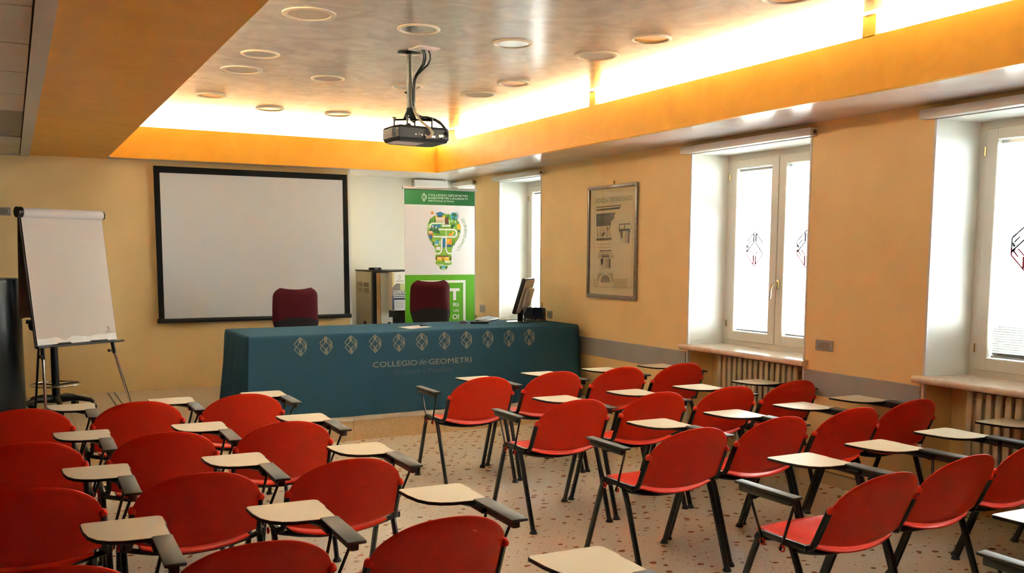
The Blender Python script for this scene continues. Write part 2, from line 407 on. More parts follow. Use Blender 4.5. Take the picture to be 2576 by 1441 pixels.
# walls
WIN = [(2.81, 4.235), (5.34, 6.765), (9.50, 10.535), (11.25, 11.78)]
wr = MB()
edges = [YB] + [e for w in WIN for e in w] + [11.95]
for k in range(0, len(edges), 2): wr.box((XW, edges[k], 0), (6.0, edges[k + 1], ZS))
for (a, b) in WIN:
    wr.box((XW, a, 2.655), (6.0, b, ZS)); wr.box((5.75, a, 0), (6.0, b, 0.90))
struct('wall_right', wr, M['wall'], 'yellow wall with the deep windows', 'wall')
struct('wall_front', MB().box((XL, YF, 0.0), (3.648, 11.95, ZS)), M['wall'], 'yellow wall behind the projection screen', 'wall')
struct('wall_alcove', MB().box((3.64, YA, 0.0), (5.46, 11.99, ZS)), M['cream'], 'cream back wall of the alcove behind the banner', 'wall')
child('panel_field', MB().box((XL, YB, ZS - .003), (-1.905, 11.0, ZS + .02)), M['panel'], t3)
struct('wall_left', MB().box((XL - .2, YB, 0), (XL, 11.95, ZC)), M['darkwall'], 'wall opposite the windows, coloured dark to cut bounce light, out of the picture', 'wall')
struct('wall_back', MB().box((XL, YB - .2, 0), (6.0, YB, ZC)), M['darkwall'], 'wall behind the last row, coloured dark to cut bounce light, out of the picture', 'wall')
t4 = struct('trim_4', MB().box((3.642, YF - .004, .215), (3.672, YF + .03, ZS)), M['bead'], 'pale vertical corner strip beside the screen wall', 'trim')
t5 = thing('trim_5', 'grey bumper rail low along the window wall', 'trim', kind='structure')
for a, b in ((YB, 2.79), (4.255, 5.32), (6.785, 9.48)):
    child('rail_board', MB().rbox((XW - .012, a, 0.672), (XW + .01, b, 0.862), .004, 1), M['rail'], t5)
bb = thing('baseboard_right', 'low beige skirting along the foot of the window wall', 'baseboard', kind='structure')
for a, b in ((YB, 2.80), (4.245, 5.33), (6.775, 8.30)):
    child('skirting_board', MB().box((XW - .018, a, 0), (XW + .01, b, 0.095)), M['skirt'], bb)
    child('skirting_joint', MB().box((XW - .006, a, 0.095), (XW + .01, b, 0.10)), M['joint'], bb)

# windows
def window(idx, y0, y1, label, sashes, handle=True, blinds=(0, 1), emb=True):
    w = thing('window_%d' % idx, label, 'window', kind='structure')
    XF = 5.82; ya, yb = y0 + .035, y1 - .07     # slightly splayed on the far side
    zb, zt = 0.93, 2.65
    child('reveal', MB().add([(XW + .002, y1, zb - .04), (XF, yb, zb - .04), (XF, y1 + .001, zb - .04), (XW + .002, y1, zt), (XF, yb, zt), (XF, y1 + .001, zt)],
        [(0, 1, 4, 3), (1, 2, 5, 4), (0, 3, 5, 2), (0, 2, 1), (3, 4, 5)]), M['cream'], w)
    child('reveal', MB().add([(XW + .002, y0, zb - .04), (XF, ya, zb - .04), (XF, y0 - .001, zb - .04), (XW + .002, y0, zt), (XF, ya, zt), (XF, y0 - .001, zt)],
        [(0, 3, 4, 1), (1, 4, 5, 2), (0, 2, 5, 3), (0, 1, 2), (3, 5, 4)]), M['cream'], w)
    child('reveal', MB().box((XW, y0, 2.645), (XF + .1, y1, 2.657)), M['cream'], w)
    # below the sill the niche keeps the wall colour
    child('corner_bead', MB().box((XW - .004, y1 - .004, 0.1), (XW + .02, y1 + .014, 2.655)), M['bead'], w)
    child('corner_bead', MB().box((XW - .004, y0 - .014, 0.1), (XW + .02, y0 + .004, 2.655)), M['bead'], w)
    # marble sill with a rounded nose
    prof = [(XF + .06, 0.885), (XF + .06, 0.932)] + arc(5.405, 0.9085, 0.0235, 90, 270, 8)
    ss = MB().prism(prof, y0 + .002, y1 - .002, axes=(0, 2, 1))
    for a_, b_ in ((y0 - .05, y0 + .002), (y1 - .002, y1 + .055)): ss.prism([(XW - .0005, 0.885), (XW - .0005, 0.932)] + arc(5.405, 0.9085, 0.0235, 90, 270, 8), a_, b_, axes=(0, 2, 1))
    child('sill', ss, M['marble'], w, 30)
    # blind cassette above the opening
    cas = MB().rbox((5.375, y0 - .06, 2.652), (5.455, y1 + .085, 2.712), .006, 2)
    child('blind_cassette', cas, M['cassette'], w, 30)
    child('cassette_end_cap', MB().tube([(5.415, y0 - .070, 2.682), (5.415, y0 - .058, 2.682)], .016, 10), M['brown'], w, 40)
    # fixed frame
    fr = MB(); x0, x1 = XF - .01, XF + .06
    fr.box((x0, ya - .03, zb), (x1, ya + .058, zt)).box((x0, yb - .058, zb), (x1, yb + .03, zt))
    fr.box((x0, ya + .058, 2.582), (x1, yb - .058, zt)).box((x0, ya + .058, zb), (x1, yb - .058, 0.985))
    if sashes == 2: fr.box((XF + .03, (ya + yb) / 2 - .02, .985), (x1, (ya + yb) / 2 + .02, 2.582))
    child('frame', fr, M['frame_white'], w)
    n = sashes; L0, L1 = ya + .047, yb - .047; wd = (L1 - L0) / n
    for k in range(n):
        a = L0 + k * wd + .003; b = L0 + (k + 1) * wd - .003
        sm = MB(); xs0, xs1 = XF - .022, XF + .045; st = 0.085
        za, zc = 0.972, 2.594
        sm.rbox((xs0, a, za), (xs1, a + st, zc), .005, 1).rbox((xs0, b - st, za), (xs1, b, zc), .005, 1)
        sm.rbox((xs0, a + st - .004, zc - .075), (xs1, b - st + .004, zc), .005, 1).rbox((xs0, a + st - .004, za), (xs1, b - st + .004, za + .085), .005, 1)
        s = child('sash', sm, M['frame_white'], w)
        ga, gb, gz0, gz1 = a + st, b - st, za + .085, zc - .075
        child('glass_pane', MB().box((XF + .006, ga - .004, gz0 - .004), (XF + .010, gb + .004, gz1 + .004)), M['glass'], s)
        if emb:
            V, F, H = emblem(0.16); cy, cz = (ga + gb) / 2, 1.80
            e = MB()
            for f, h in zip(F, H): e.add([(XF + .012, cy + V[i][0], cz + V[i][1]) for i in f], [(0, 1, 2, 3)], h)
            child('window_emblem', e, [flat('emb_grey', (0.16, 0.17, 0.20)), flat('emb_red', (0.55, 0.02, 0.06))], s, label='diamond emblem sticker, grey above and red below')
        if k in blinds:
            bl = MB()
            pitch = 0.0165; z = gz0 + .03
            while z < gz1 - .03:
                ta = radians(58 if (idx == 1 and z < 1.27) else 30 if (idx == 2 and k == 1 and z > 2.15) else 3)
                dx, dz = .0125 * cos(ta), .0125 * sin(ta); xc = XF + .027
                bl.add([(xc - dx, ga + .006, z + dz), (xc - dx, gb - .006, z + dz), (xc + dx, gb - .006, z - dz), (xc + dx, ga + .006, z - dz)], [(0, 1, 2, 3)]); z += pitch
            child('blind_slats', bl, M['slat'], s, stuff=True)
            br = MB().box((XF + .014, ga + .004, gz1 - .028), (XF + .036, gb - .004, gz1 - .004)).rbox((XF + .014, ga + .006, gz0 + .004), (XF + .036, gb - .006, gz0 + .02), .003, 1)
            for yy_ in (ga + .05, gb - .05): br.tube([(XF + .025, yy_, gz0 + .02), (XF + .025, yy_, gz1 - .02)], .0012, 4)
            child('blind_rails', br, M['slat'], s)
        for zz in (za + .15, zc - .15):
            child('hinge', MB().tube([(XF - .026, (b if k == n - 1 else a), zz - .03), (XF - .026, (b if k == n - 1 else a), zz + .03)], .008, 8), M['brass'], s, 30)
    if handle and n == 2:
        yc = L0 + wd - .035; h = MB()
        h.rbox((XF - .036, yc - .014, 1.455), (XF - .020, yc + .014, 1.535), .004, 2)
        h.tube([(XF - .03, yc, 1.505), (XF - .07, yc, 1.505), (XF - .078, yc + .008, 1.50), (XF - .080, yc + .02, 1.485), (XF - .080, yc + .03, 1.44), (XF - .080, yc + .032, 1.375)], [.008, .008, .009, .009, .009, .007], 8)
        child('window_handle', h, M['brass'], w, 40)
    portal(y0, y1)
    return w
window(1, *WIN[0], 'large deep window nearest the camera, sticker on its glass', 2)
window(2, *WIN[1], 'two-sash window between framed print and wall switch', 2)
window(3, *WIN[2], 'narrow window beside the framed print, behind computer monitor', 1)
window(4, *WIN[3], 'slim alcove window mostly hidden behind green banner', 1, emb=False, blinds=())

# outside
st = struct('street', MB().box((6.3, -12, -0.8), (40, 45, -0.6)), M['asphalt'], 'pale paving outside the windows', 'street')
ob = thing('opposite_building', 'pale sunlit building seen through the nearest window', 'building', (14.2, 9, -0.6))
child('wall', MB().box((0, -9, 0), (5, 16, 6.0)), M['concrete'], ob)
for yc in (-3.1, 0.55, 4.2, 7.8):
    sh = child('shutter', MB().box((-.06, yc - .10, 1.6), (0.0, yc + .10, 2.86)), M['shutter'], ob)
    sl = MB()
    for k in range(24): sl.box((-.085, yc - .095, 1.63 + k * .05), (-.06, yc + .095, 1.655 + k * .05))
    child('shutter_slats', sl, M['shutter'], sh, stuff=True)

# radiators
def radiator(y0, y1, label, ncol=15):
    r = thing('radiator', label, 'radiator', (5.56, (y0 + y1) / 2, 0), 0, 'radiators under the windows')
    wd = (y1 - y0) / ncol
    mb = MB()
    for x0 in (-.045, .012, .058): mb.rbox((x0, -wd * .33, .135), (x0 + .026, wd * .33, .862), .011, 2)
    mb.rbox((-.03, -wd * .30, .815), (.072, wd * .30, .868), .012, 2).rbox((-.03, -wd * .30, .128), (.072, wd * .30, .18), .012, 2)
    mb.rbox((-.005, -wd * .5, .80), (.03, wd * .5, .835), .008, 1).rbox((-.005, -wd * .5, .15), (.03, wd * .5, .185), .008, 1)
    me = mb.mesh('column', plain_rad, 40)
    for k in range(ncol): link('column', me, r, (0, y0 - (y0 + y1) / 2 + wd * (k + .5), 0))
    child('heat_meter', MB().rbox((-.062, -.02, .56), (-.036, .02, .66), .005, 1), M['white_plastic'], r, label='small white heat meter')
    child('wall_bracket', MB().box((.08, -.4, .2), (.19, -.37, .23)).box((.08, .37, .2), (.19, .4, .23)).box((.08, -.4, .75), (.19, -.37, .78)).box((.08, .37, .75), (.19, .4, .78)), M['black_metal'], r)
    child('supply_pipe', MB().tube([(.02, (y1 - y0) / 2, .16), (.02, (y1 - y0) / 2 + .05, .16), (.02, (y1 - y0) / 2 + .06, .15), (.02, (y1 - y0) / 2 + .06, 0)], .011, 8), plain_rad, r, 40)
plain_rad = plain('cream_radiator_enamel', (0.52, 0.43, 0.29), 0.4)
radiator(2.95, 3.97, 'cream column radiator under the window nearest the camera')
radiator(5.46, 6.44, 'cream column radiator under the two-sash window with brass handle')

# ceiling lights
def ceiling_light(x, y, big, label):
    R = .165 if big else .142
    t = thing('ceiling_speaker' if big else 'downlight', label, 'speaker' if big else 'light', (x, y, ZC), 0, 'round ceiling speakers' if big else 'round recessed downlights')
    if big:
        child('rim', MB().lathe([(R, 0.001), (R, -.006), (R - .02, -.010), (R - .034, -.008), (R - .036, 0.001)], n=36, closed=False), M['rimw'], t, 30)
        child('mesh_cover', MB().lathe([(R - .033, -.004), (R - .05, -.0035), (0.005, -.003)], n=36), M['spk'], t, 30)
    else:
        child('rim', MB().lathe([(R, 0.001), (R, -.006), (R - .012, -.011), (R - .024, -.009), (R - .026, -.003)], n=36, closed=False), M['rimw'], t, 30)
        child('reflector', MB().lathe([(R - .022, -.004), (R - .026, .015), (R - .036, .045), (R - .056, .075), (.05, .098), (.03, .10)], n=36), M['refl'], t, 60)
        child('lamp', MB().lathe([(.028, .10), (.028, .05), (.022, .035), (.004, .03)], n=16), M['white_plastic'], t, 40)
M['rimw'] = plain('cream_ring', (0.74, 0.68, 0.54), 0.4)
M['spk'] = mottled('beige_speaker_mesh', (0.50, 0.47, 0.37), (0.54, 0.51, 0.41), 300, 0.6)
M['refl'] = plain('satin_reflector', (0.50, 0.49, 0.47), 0.20, 0.95)
for (x, y, big, lab) in [
    (1.68, 5.80, 1, 'large round ceiling speaker beside the orange soffit, nearest camera'),
    (1.70, 7.79, 1, 'round ceiling speaker near orange soffit, second from the camera'),
    (3.885, 5.96, 1, 'round ceiling speaker above the window side, nearer of two'),
    (3.865, 7.90, 1, 'round ceiling speaker above the window side, farther of two'),
    (2.416, 5.83, 0, 'round downlight just in front of the projector mount plate'),
    (3.154, 5.905, 0, 'round downlight beside the projector plate, towards the windows'),
    (1.688, 7.11, 0, 'round downlight beside orange soffit, between two speakers'),
    (2.415, 7.82, 0, 'round downlight behind the projector, on the unlit side of its pole'),
    (1.708, 9.17, 0, 'round downlight by the orange soffit, farthest along its line'),
    (3.125, 7.82, 0, 'round downlight half hidden behind the projector pole'),
    (3.879, 7.245, 0, 'round downlight between the two window-side speakers'),
    (3.908, 5.32, 0, 'round downlight nearest the bright window-side cove'),
    (2.39, 9.715, 0, 'farther downlight in front cove glow, above the projection screen'),
    (3.112, 9.74, 0, 'farther downlight in front cove glow, just behind the projector'),
    (3.961, 4.105, 0, 'round downlight cut by the top picture edge')]:
    ceiling_light(x, y, big, lab)

# ================================================================== TABLET CHAIRS
CH_OBJ = {}
def chair_proto():
    P = {}
    # seat pan
    def seat(u, v, dz=0.0):
        x = (u * 2 - 1); hw = .236 - .045 * max(0, (v - .70) / .30) ** 2 - .012 * (1 - v) ** 2
        y = -.205 + .415 * v
        y += .075 * (1 - abs(x) ** 2.4) * max(0, (v - .35) / .65) - .02 * (1 - x * x) * (1 - v)
        z = .470 + .034 * abs(x) ** 2.2 * (1 - .45 * v) + .020 * v - .035 * max(0, (v - .82) / .18) ** 2 - .010 * sin(pi * v)
        return (x * hw, y, z + dz)
    m = MB(); nu, nv = 14, 12
    m.grid(lambda u, v: seat(u, v), nu, nv)
    me = m.mesh('seat', M['red'], 60, flip=False); P['seat'] = solid(me, .009)
    def back(u, v):
        x = u * 2 - 1; ax = abs(x)
        zt = .700 + .147 * (max(0, 1 - ax ** 2.3)) ** .62
        zb = .535 - .040 * (1 - ax ** 2)
        z = zb + (zt - zb) * v
        y = -.205 - .075 * (z - .53) / .17 - .034 * (1 - x * x) + .02 * max(0, (z - .72) / .13) ** 2 * 0
        return (x * .264, y, z)
    m = MB(); m.grid(back, 24, 12); me = m.mesh('backrest', M['red'], 60, flip=False); P['backrest'] = solid(me, .007)
    for s, k in ((-1, 'l'), (1, 'r')):
        P['up' + k] = MB().tube([(s * .285, -.165, .507), (s * .270, -.195, .515), (s * .264, -.207, .54), (s * .263, -.276, .692)], .0135, 8, flatten=(.85, 1.15)).mesh('upright', M['black_metal'], 40)
        c = (s * .261, -.280, .692)
        P['cap' + k] = MB().lathe([(.0150, -.010), (.0172, -.004), (.0172, .003), (.0145, .010), (.0115, .016), (.004, .020)], c, 12).mesh('end_cap', M['red'], 40)
        P['rail' + k] = MB().rbox((s * .287 - .011, -.185, .495), (s * .287 + .011, .075, .525), .007, 2).tube([(s * .287, .07, .51), (s * .287, .10, .50), (s * .287, .112, .48)], .014, 8).tube([(s * .287, -.07, .503), (s * .287, -.10, .496), (s * .287, -.115, .475)], .014, 8).mesh('side_rail', M['black_metal'], 40)
        P['lf' + k] = MB().tube([(s * .287, .095, .495), (s * .287, .13, .41), (s * .287, .280, .012)], .0150, 8, flatten=(.95, 1.15)).mesh('leg', M['black_metal'], 40)
        P['lr' + k] = MB().tube([(s * .287, -.10, .495), (s * .287, -.14, .41), (s * .287, -.283, .012)], .0150, 8, flatten=(.95, 1.15)).mesh('leg', M['black_metal'], 40)
        for q, y in (('f', .283), ('r', -.286)):
            P['pad' + q + k] = MB().lathe([(.024, 0), (.025, .006), (.019, .014), (.015, .024)], (s * .287, y, 0.0), 12).mesh('foot_pad', M['black_plastic'], 40)
        P['ring'] = MB().torus((0, 0, .478), .013, .0045, 'x', 14, 6).mesh('clamp_ring', M['red'], 60)
    cf = MB()
    for y0, dip in ((-.12, .048), (.08, .03)):
        cf.tube([(.287 * x, y0, .488 - dip * (1 - x * x)) for x in (-1, -.85, -.6, -.3, 0, .3, .6, .85, 1)], .013, 8)
    cf.grid(lambda u, v: ((u * 2 - 1) * .225, -.185 + .30 * v, .457 - .012 * sin(pi * v) + .030 * abs(u * 2 - 1) ** 2.2), 10, 4)
    P['cross'] = cf.mesh('cross_frame', M['black_metal'], 50)
    # arm rests
    def pad(x0, x1, y0, y1, zt):
        xc = (x0 + x1) / 2
        mb = MB().rbox((x0, y0, zt - .014), (x1, y1, zt), .006, 2).rbox((xc - .017, y0 + .03, zt - .047), (xc + .017, y1 - .02, zt - .010), .008, 2)
        return mb
    P['arm_r'] = pad(.352, .425, -.165, .190, .735).mesh('armrest', M['arm_plastic'], 40)
    P['arm_l'] = pad(-.322, -.268, -.135, .235, .722).mesh('armrest', M['arm_plastic'], 40)
    P['sup_r'] = MB().tube([(.308, .055, .468), (.311, .060, .485), (.322, .072, .52), (.380, .120, .700)], .0065, 6).tube([(.308, -.05, .468), (.311, -.052, .485), (.322, -.056, .52), (.386, -.090, .700)], .0065, 6).mesh('arm_support', M['black_metal'], 40)
    P['sup_l'] = MB().tube([(-.307, .06, .470), (-.300, .070, .500), (-.295, .165, .685)], .0065, 6).tube([(-.307, -.05, .470), (-.300, -.056, .500), (-.295, -.112, .685)], .0065, 6).mesh('arm_support', M['black_metal'], 40)
    # writing tablet
    def outline(d):
        p = [(.405 + d, .495 + d)] if 0 else []
        p += arc(.150, .475, .018 + d, 180, 90, 4) + arc(.395, .455, .028 + d, 85, 8, 4)
        p += [(.424 + d, .360), (.419 + d, .350), (.419 + d, .185 - d), (.415, .178 - d), (.33, .185 - d)]
        p += [(.262, .193 - d), (.215, .212 - d), (.176 - d * .7, .246 - d * .7), (.150 - d, .300), (.136 - d, .380)]
        return p
    P['tablet'] = MB().prism(outline(.002), .716, .7275).mesh('writing_tablet', M['black_plastic'], 30)
    P['lam'] = MB().prism(outline(-.0015), .7273, .7295).mesh('laminate_top', M['laminate'], 0)
    P['bracket'] = MB().rbox((.350, .10, .690), (.40, .30, .716), .006, 1).tube([(.372, .13, .69), (.372, .16, .706), (.30, .30, .708)], .010, 6).mesh('tablet_bracket', M['black_metal'], 40)
    return P
def solid(me, th):
    o = bpy.data.objects.new('solid_tmp', me); COL.objects.link(o)
    md = o.modifiers.new('s', 'SOLIDIFY'); md.thickness = th; md.offset = 0
    bv = o.modifiers.new('b', 'BEVEL'); bv.width = th * .35; bv.segments = 1; bv.limit_method = 'ANGLE'; bv.angle_limit = radians(50)
    dg = bpy.context.evaluated_depsgraph_get(); dg.update()
    r = bpy.data.meshes.new_from_object(o.evaluated_get(dg)); r.name = me.name
    bpy.data.objects.remove(o)
    bm = bmesh.new(); bm.from_mesh(r); bmesh.ops.recalc_face_normals(bm, faces=bm.faces); bm.to_mesh(r); bm.free()
    r.polygons.foreach_set('use_smooth', [True] * len(r.polygons)); r.set_sharp_from_angle(angle=radians(50))
    return r
CP = chair_proto()
def tablet_chair(x, y, label, group, left_arm=False, rz=0.0, tab=(0, 0)):
    t = thing('tablet_chair', label, 'chair', (x, y, 0), rz, group)
    link('seat', CP['seat'], t); link('backrest', CP['backrest'], t); link('cross_frame', CP['cross'], t)
    for k in 'lr':
        link('upright', CP['up' + k], t); link('end_cap', CP['cap' + k], t); link('side_rail', CP['rail' + k], t)
        for y_ in (.062, -.058): link('clamp_ring', CP['ring'], t, ((-1 if k == 'l' else 1) * .303, y_, 0))
        for q in 'fr':
            lg = link('leg', CP['l' + q + k], t); link('foot_pad', CP['pad' + q + k], lg)
    link('armrest', CP['arm_r'], t); link('arm_support', CP['sup_r'], t)
    if left_arm: link('armrest', CP['arm_l'], t); link('arm_support', CP['sup_l'], t)
    tb = link('writing_tablet', CP['tablet'], t, (tab[0], tab[1], 0)); link('laminate_top', CP['lam'], tb); link('tablet_bracket', CP['bracket'], t)
    return t
ROWW = ['row closest to the blue table', 'second row from the blue table', 'third row from the blue table', 'fourth row from the blue table', 'fifth row from the blue table']
SEAT = ['aisle end', 'second from the aisle', 'third from the aisle', 'fourth from the aisle']
GW = 'red tablet chairs on the window side'; GF = 'red tablet chairs on the flip chart side'
def lw(r, s): return 'red tablet chair, window block, %s, %s' % (SEAT[s], ROWW[r]) + (', with two armrests' if s == 0 else '')
def lf(r, s): return 'red tablet chair, flip chart block, %s, %s' % (SEAT[s], ROWW[r])
for r, row in enumerate([[(3.06, 6.485), (3.70, 6.525), (4.325, 6.535), (4.94, 6.54)], [(3.105, 5.262), (3.752, 5.288), (4.372, 5.286), (4.99, 5.305)],
        [(3.148, 4.163), (3.794, 4.218), (4.425, 4.25), (5.02, 4.305)], [(3.206, 2.995), (3.83, 3.066), (4.469, 3.133), (5.10, 3.19)], [(3.25, 1.80)]]):
    for s, (x, y) in enumerate(row): tablet_chair(x, y, lw(r, s), GW, s == 0, radians(1.2) if r == 3 else 0.0)
for r, row in enumerate([[(1.294, 6.43), (.656, 6.405), (.025, 6.415)], [(1.282, 5.325), (.655, 5.305), (.024, 5.34)], [(1.292, 4.28), (.656, 4.31), (.027, 4.345)],
        [(1.298, 3.246), (.651, 3.266), (.045, 3.31)], [(1.36, 2.20)]]):
    for s, (x, y) in enumerate(row): tablet_chair(x, y, lf(r, s), GF, False, radians(-.8))

# ================================================================== BLUE TABLE
TX0, TX1, TY0, TY1, TZ = 1.845, 5.325, 8.462, 9.47, 1.0
tb = thing('conference_table', 'long conference table hidden under the blue cloth', 'table', (3.58, 8.97, .215))
child('tabletop', MB().rbox((-1.72, -.49, .745), (1.72, .49, .777), .006, 1), M['wood'], tb)
for sx in (-1, 0, 1):
    for sy in (-1, 1): child('leg', MB().tube([(sx * 1.6, sy * .40, 0), (sx * 1.6, sy * .40, .745)], .025, 8), M['black_metal'], tb, 40)
def front_y(x, z):
    d = TZ - z; k = min(1, max(0, d / .78))
    return TY0 - .012 - .060 * k - .007 * k * (sin(x * 5.1) + .6 * sin(x * 11.7 + 1)) - .004 * k * sin(x * 23)
cl = thing('tablecloth', 'petrol blue cloth with emblems draped to the platform over the table', 'tablecloth', (0, 0, 0))
def cloth():
    # perimeter, counter-clockwise from the front edge
    per = []
    nfx, nsy = 120, 40
    for i in range(nfx): per.append((TX0 + (TX1 - TX0) * i / nfx, TY0, 0, -1))
    for i in range(nsy): per.append((TX1, TY0 + (TY1 - TY0) * i / nsy, 1, 0))
    for i in range(nfx): per.append((TX1 - (TX1 - TX0) * i / nfx, TY1, 0, 1))
    for i in range(nsy): per.append((TX0, TY1 - (TY1 - TY0) * i / nsy, -1, 0))
    n = len(per); zs = [1.0, .998, .990, .975, .93, .86, .76, .66, .55, .44, .34, .27, .2165]
    off = [-.010, -.003, .004, .010]
    vs = []; fs = []
    for j, z in enumerate(zs):
        d = TZ - z; k = min(1, max(0, d / .78))
        for i, (x, y, nx, ny) in enumerate(per):
            o = off[j] if j < 4 else .012
            if ny == -1: px, py = x, (front_y(x, z) if j >= 4 else y - o)
            elif nx == -1: w = .05 * k * (.5 + .5 * sin(y * 23)) + .05 * k; px, py = x - o - w, y
            elif nx == 1: w = .03 * k + .012 * k * sin(y * 21); px, py = min(x + o + w, 5.43), y
            else: px, py = x, y + o + .03 * k + .02 * k * sin(x * 9)
            # soften the corners with a fold
            cxd = min(abs(x - TX0), abs(x - TX1)); cyd = min(abs(y - TY0), abs(y - TY1))
            if j >= 4 and cxd < .12 and ny == -1 and abs(x - TX0) < .12:
                py -= .03 * k * (1 - cxd / .12); px -= .05 * k * (1 - cxd / .12)
            if nx == -1 and cyd < .14 and abs(y - TY0) < .14: py -= .02 * k * (1 - cyd / .14); px += .03 * k * sin(cyd * 60)
            vs.append((px, py, z))
    m = len(zs)
    for j in range(m - 1):
        for i in range(n): i2 = (i + 1) % n; fs.append((j * n + i, (j + 1) * n + i, (j + 1) * n + i2, j * n + i2))
    fs.append(tuple(range(n)))
    return MB().add(vs, fs)
child('cloth', cloth(), M['cloth'], cl, 40)
def on_front(V, F, x0, z0, gap=.003):
    return [(x0 + v[0], front_y(x0 + v[0], z0 + v[1]) - gap, z0 + v[1]) for v in V], F
V, F, H = emblem(.089)
for k in range(11):
    vs, fs = on_front(V, F, 2.307 + k * .2408, .892 - .0006 * k)
    child('emblem', MB().add(vs, fs), M['gold_print'], cl)
def cloth_text(txt, x0, w, z0, h, bold, mat, shear=0):
    V, F = letters(txt, w, h, bold, shear); vs, fs = on_front(V, F, x0, z0)
    child('lettering', MB().add(vs, fs), mat, cl)
cloth_text('COLLEGIO', 3.0, .455, .664, .052, .0, M['gold_print'])
cloth_text('dei', 3.475, .085, .668, .054, -.008, M['gold_print'], .35)
cloth_text('GEOMETRI', 3.575, .465, .664, .052, .0, M['gold_print'])
cloth_text('di Verona e Provincia', 3.215, .61, .585, .045, -.004, M['faint_print'])

# things on the table
pp = thing('paper_sheets', 'white paper sheets lying flat on the blue cloth', 'paper', (3.6, 8.84, 1.001), radians(-3))
child('sheet', MB().prism([(-.16, .06), (.13, .20), (.17, -.06), (-.12, -.22)], 0, .002), M['paper'], pp)
child('sheet', MB().prism([(-.17, .04), (.12, .19), (.16, -.07), (-.13, -.21)], .0021, .004), M['paper'], pp)
pc = thing('pen_case', 'small dark object lying on the white sheets', 'pen', (3.72, 8.90, 1.0055), radians(20))
child('barrel', MB().tube([(-.045, 0, .008), (.02, 0, .008)], .008, 8), M['black_plastic'], pc, 40)
child('clip', MB().rbox((-.02, -.012, .002), (.045, .012, .02), .005, 1), M['navy'], pc, 40)
ms = thing('computer_mouse', 'black computer mouse on the blue cloth', 'mouse', (4.262, 9.08, 1.001), radians(-55))
def mouse(u, v):
    a = u * 2 * pi; r = 1 - v; ph = v * pi / 2
    return (.058 * cos(a) * cos(ph), .033 * sin(a) * cos(ph), .034 * sin(ph) * (1 - .18 * cos(a) * cos(ph)))
child('shell', MB().grid(mouse, 20, 8), M['black_plastic'], ms, 60)
child('wheel', MB().torus((.032, 0, .024), .007, .004, 'y', 10, 6), M['silver'], ms, 40)
child('base', MB().prism([(.059 * cos(a * pi / 10), .034 * sin(a * pi / 10)) for a in range(20)], 0, .004), M['silver'], ms)
rm = thing('remote_control', 'long black device lying in front of the keyboard', 'remote', (4.415, 9.00, 1.001), radians(-26))
child('body', MB().rbox((-.10, -.022, 0), (.10, .022, .024), .007, 2), M['black_plastic'], rm, 40)
child('button', MB().rbox((-.06, -.012, .0235), (-.045, .012, .026), .001, 1), M['silver'], rm)
child('button', MB().rbox((.0, -.012, .0235), (.05, .012, .026), .001, 1), M['silver'], rm)
kb = thing('keyboard', 'grey keyboard behind the black device on the table', 'keyboard', (4.69, 9.36, 1.0085), radians(44))
kt = Matrix.Rotation(radians(7), 4, 'X')
child('case', MB().rbox((-.20, -.075, .004), (.20, .075, .022), .006, 2, T=kt), M['silver'], kb, 40)
keyme = MB().rbox((-.0075, -.0075, 0), (.0075, .0075, .008), .0015, 1).mesh('key', plain('grey_key', (.42, .46, .50), .4), 30)
for r in range(5):
    for c in range(19):
        p = kt @ Vector((-.18 + c * .02, -.05 + r * .024, .021)); link('key', keyme, kb, p, (radians(7), 0, 0))
child('foot', MB().box((-.18, .06, 0), (-.15, .07, .02)).box((.15, .06, 0), (.18, .07, .02)), M['black_plastic'], kb)
child('cable', MB().tube([(.18, .075, .02), (.25, .07, .006), (.31, -.02, .004), (.30, -.12, .004), (.20, -.20, .004)], .0035, 6), M['white_plastic'], kb, 60)
# monitor, seen nearly edge-on
mo = thing('computer_monitor', 'dark monitor with silver back tilted on a round chrome base', 'monitor', (4.90, 9.06, 1.001), math.atan2(.72, .69))
# local x = width axis, local +y = the way the screen looks (towards the alcove side)
child('base', MB().lathe([(.115, 0), (.12, .004), (.115, .010), (.04, .016), (.005, .017)], n=28), M['chrome'], mo, 40, label='round chrome foot')
child('neck', MB().rbox((-.042, -.065, .012), (.042, -.020, .17), .008, 2, T=Matrix.Shear('XY', 4, (0, 0)) if 0 else None), M['black_plastic'], mo, 40)
mt = Matrix.Translation((0, -.02, .10)) @ Matrix.Rotation(radians(17), 4, 'X')
child('screen_case', MB().rbox((-.20, -.022, 0), (.20, .022, .40), .008, 2, T=mt), M['black_plastic'], mo, 40)
child('back_cover', MB().rbox((-.19, -.032, .012), (.19, -.018, .39), .006, 2, T=mt), M['silver'], mo, 40, label='silver back panel')
child('back_bulge', MB().rbox((-.13, -.075, .085), (.13, -.028, .305), .02, 3, T=mt), M['silver'], mo, 40)
child('display', MB().box((-.185, .0215, .015), (.185, .0235, .385), T=mt), plain('black_screen', (.004, .004, .005), .1), mo)
child('hinge_block', MB().rbox((-.05, -.06, .10), (.05, -.015, .19), .01, 2), M['black_plastic'], mo, 40)
child('cable', MB().tube([(.0, -.05, .14), (-.03, -.10, .06), (-.09, -.12, .012), (-.17, -.06, .006), (-.15, .02, .006)], .004, 6).tube([(.01, -.05, .13), (-.02, -.14, .04), (-.10, -.17, .006), (-.2, -.12, .006)], .0035, 6), M['black_plastic'], mo, 60)
og = thing('leaflet_holder', 'navy and brown leaflet holder on the table by the wall', 'holder', (5.19, 9.16, 1.001), radians(-52))
child('back_plate', MB().rbox((-.115, .03, 0), (.115, .045, .135), .004, 1), M['brown'], og)
child('base_tray', MB().rbox((-.12, -.06, 0), (.12, .05, .012), .004, 1), M['brown'], og)
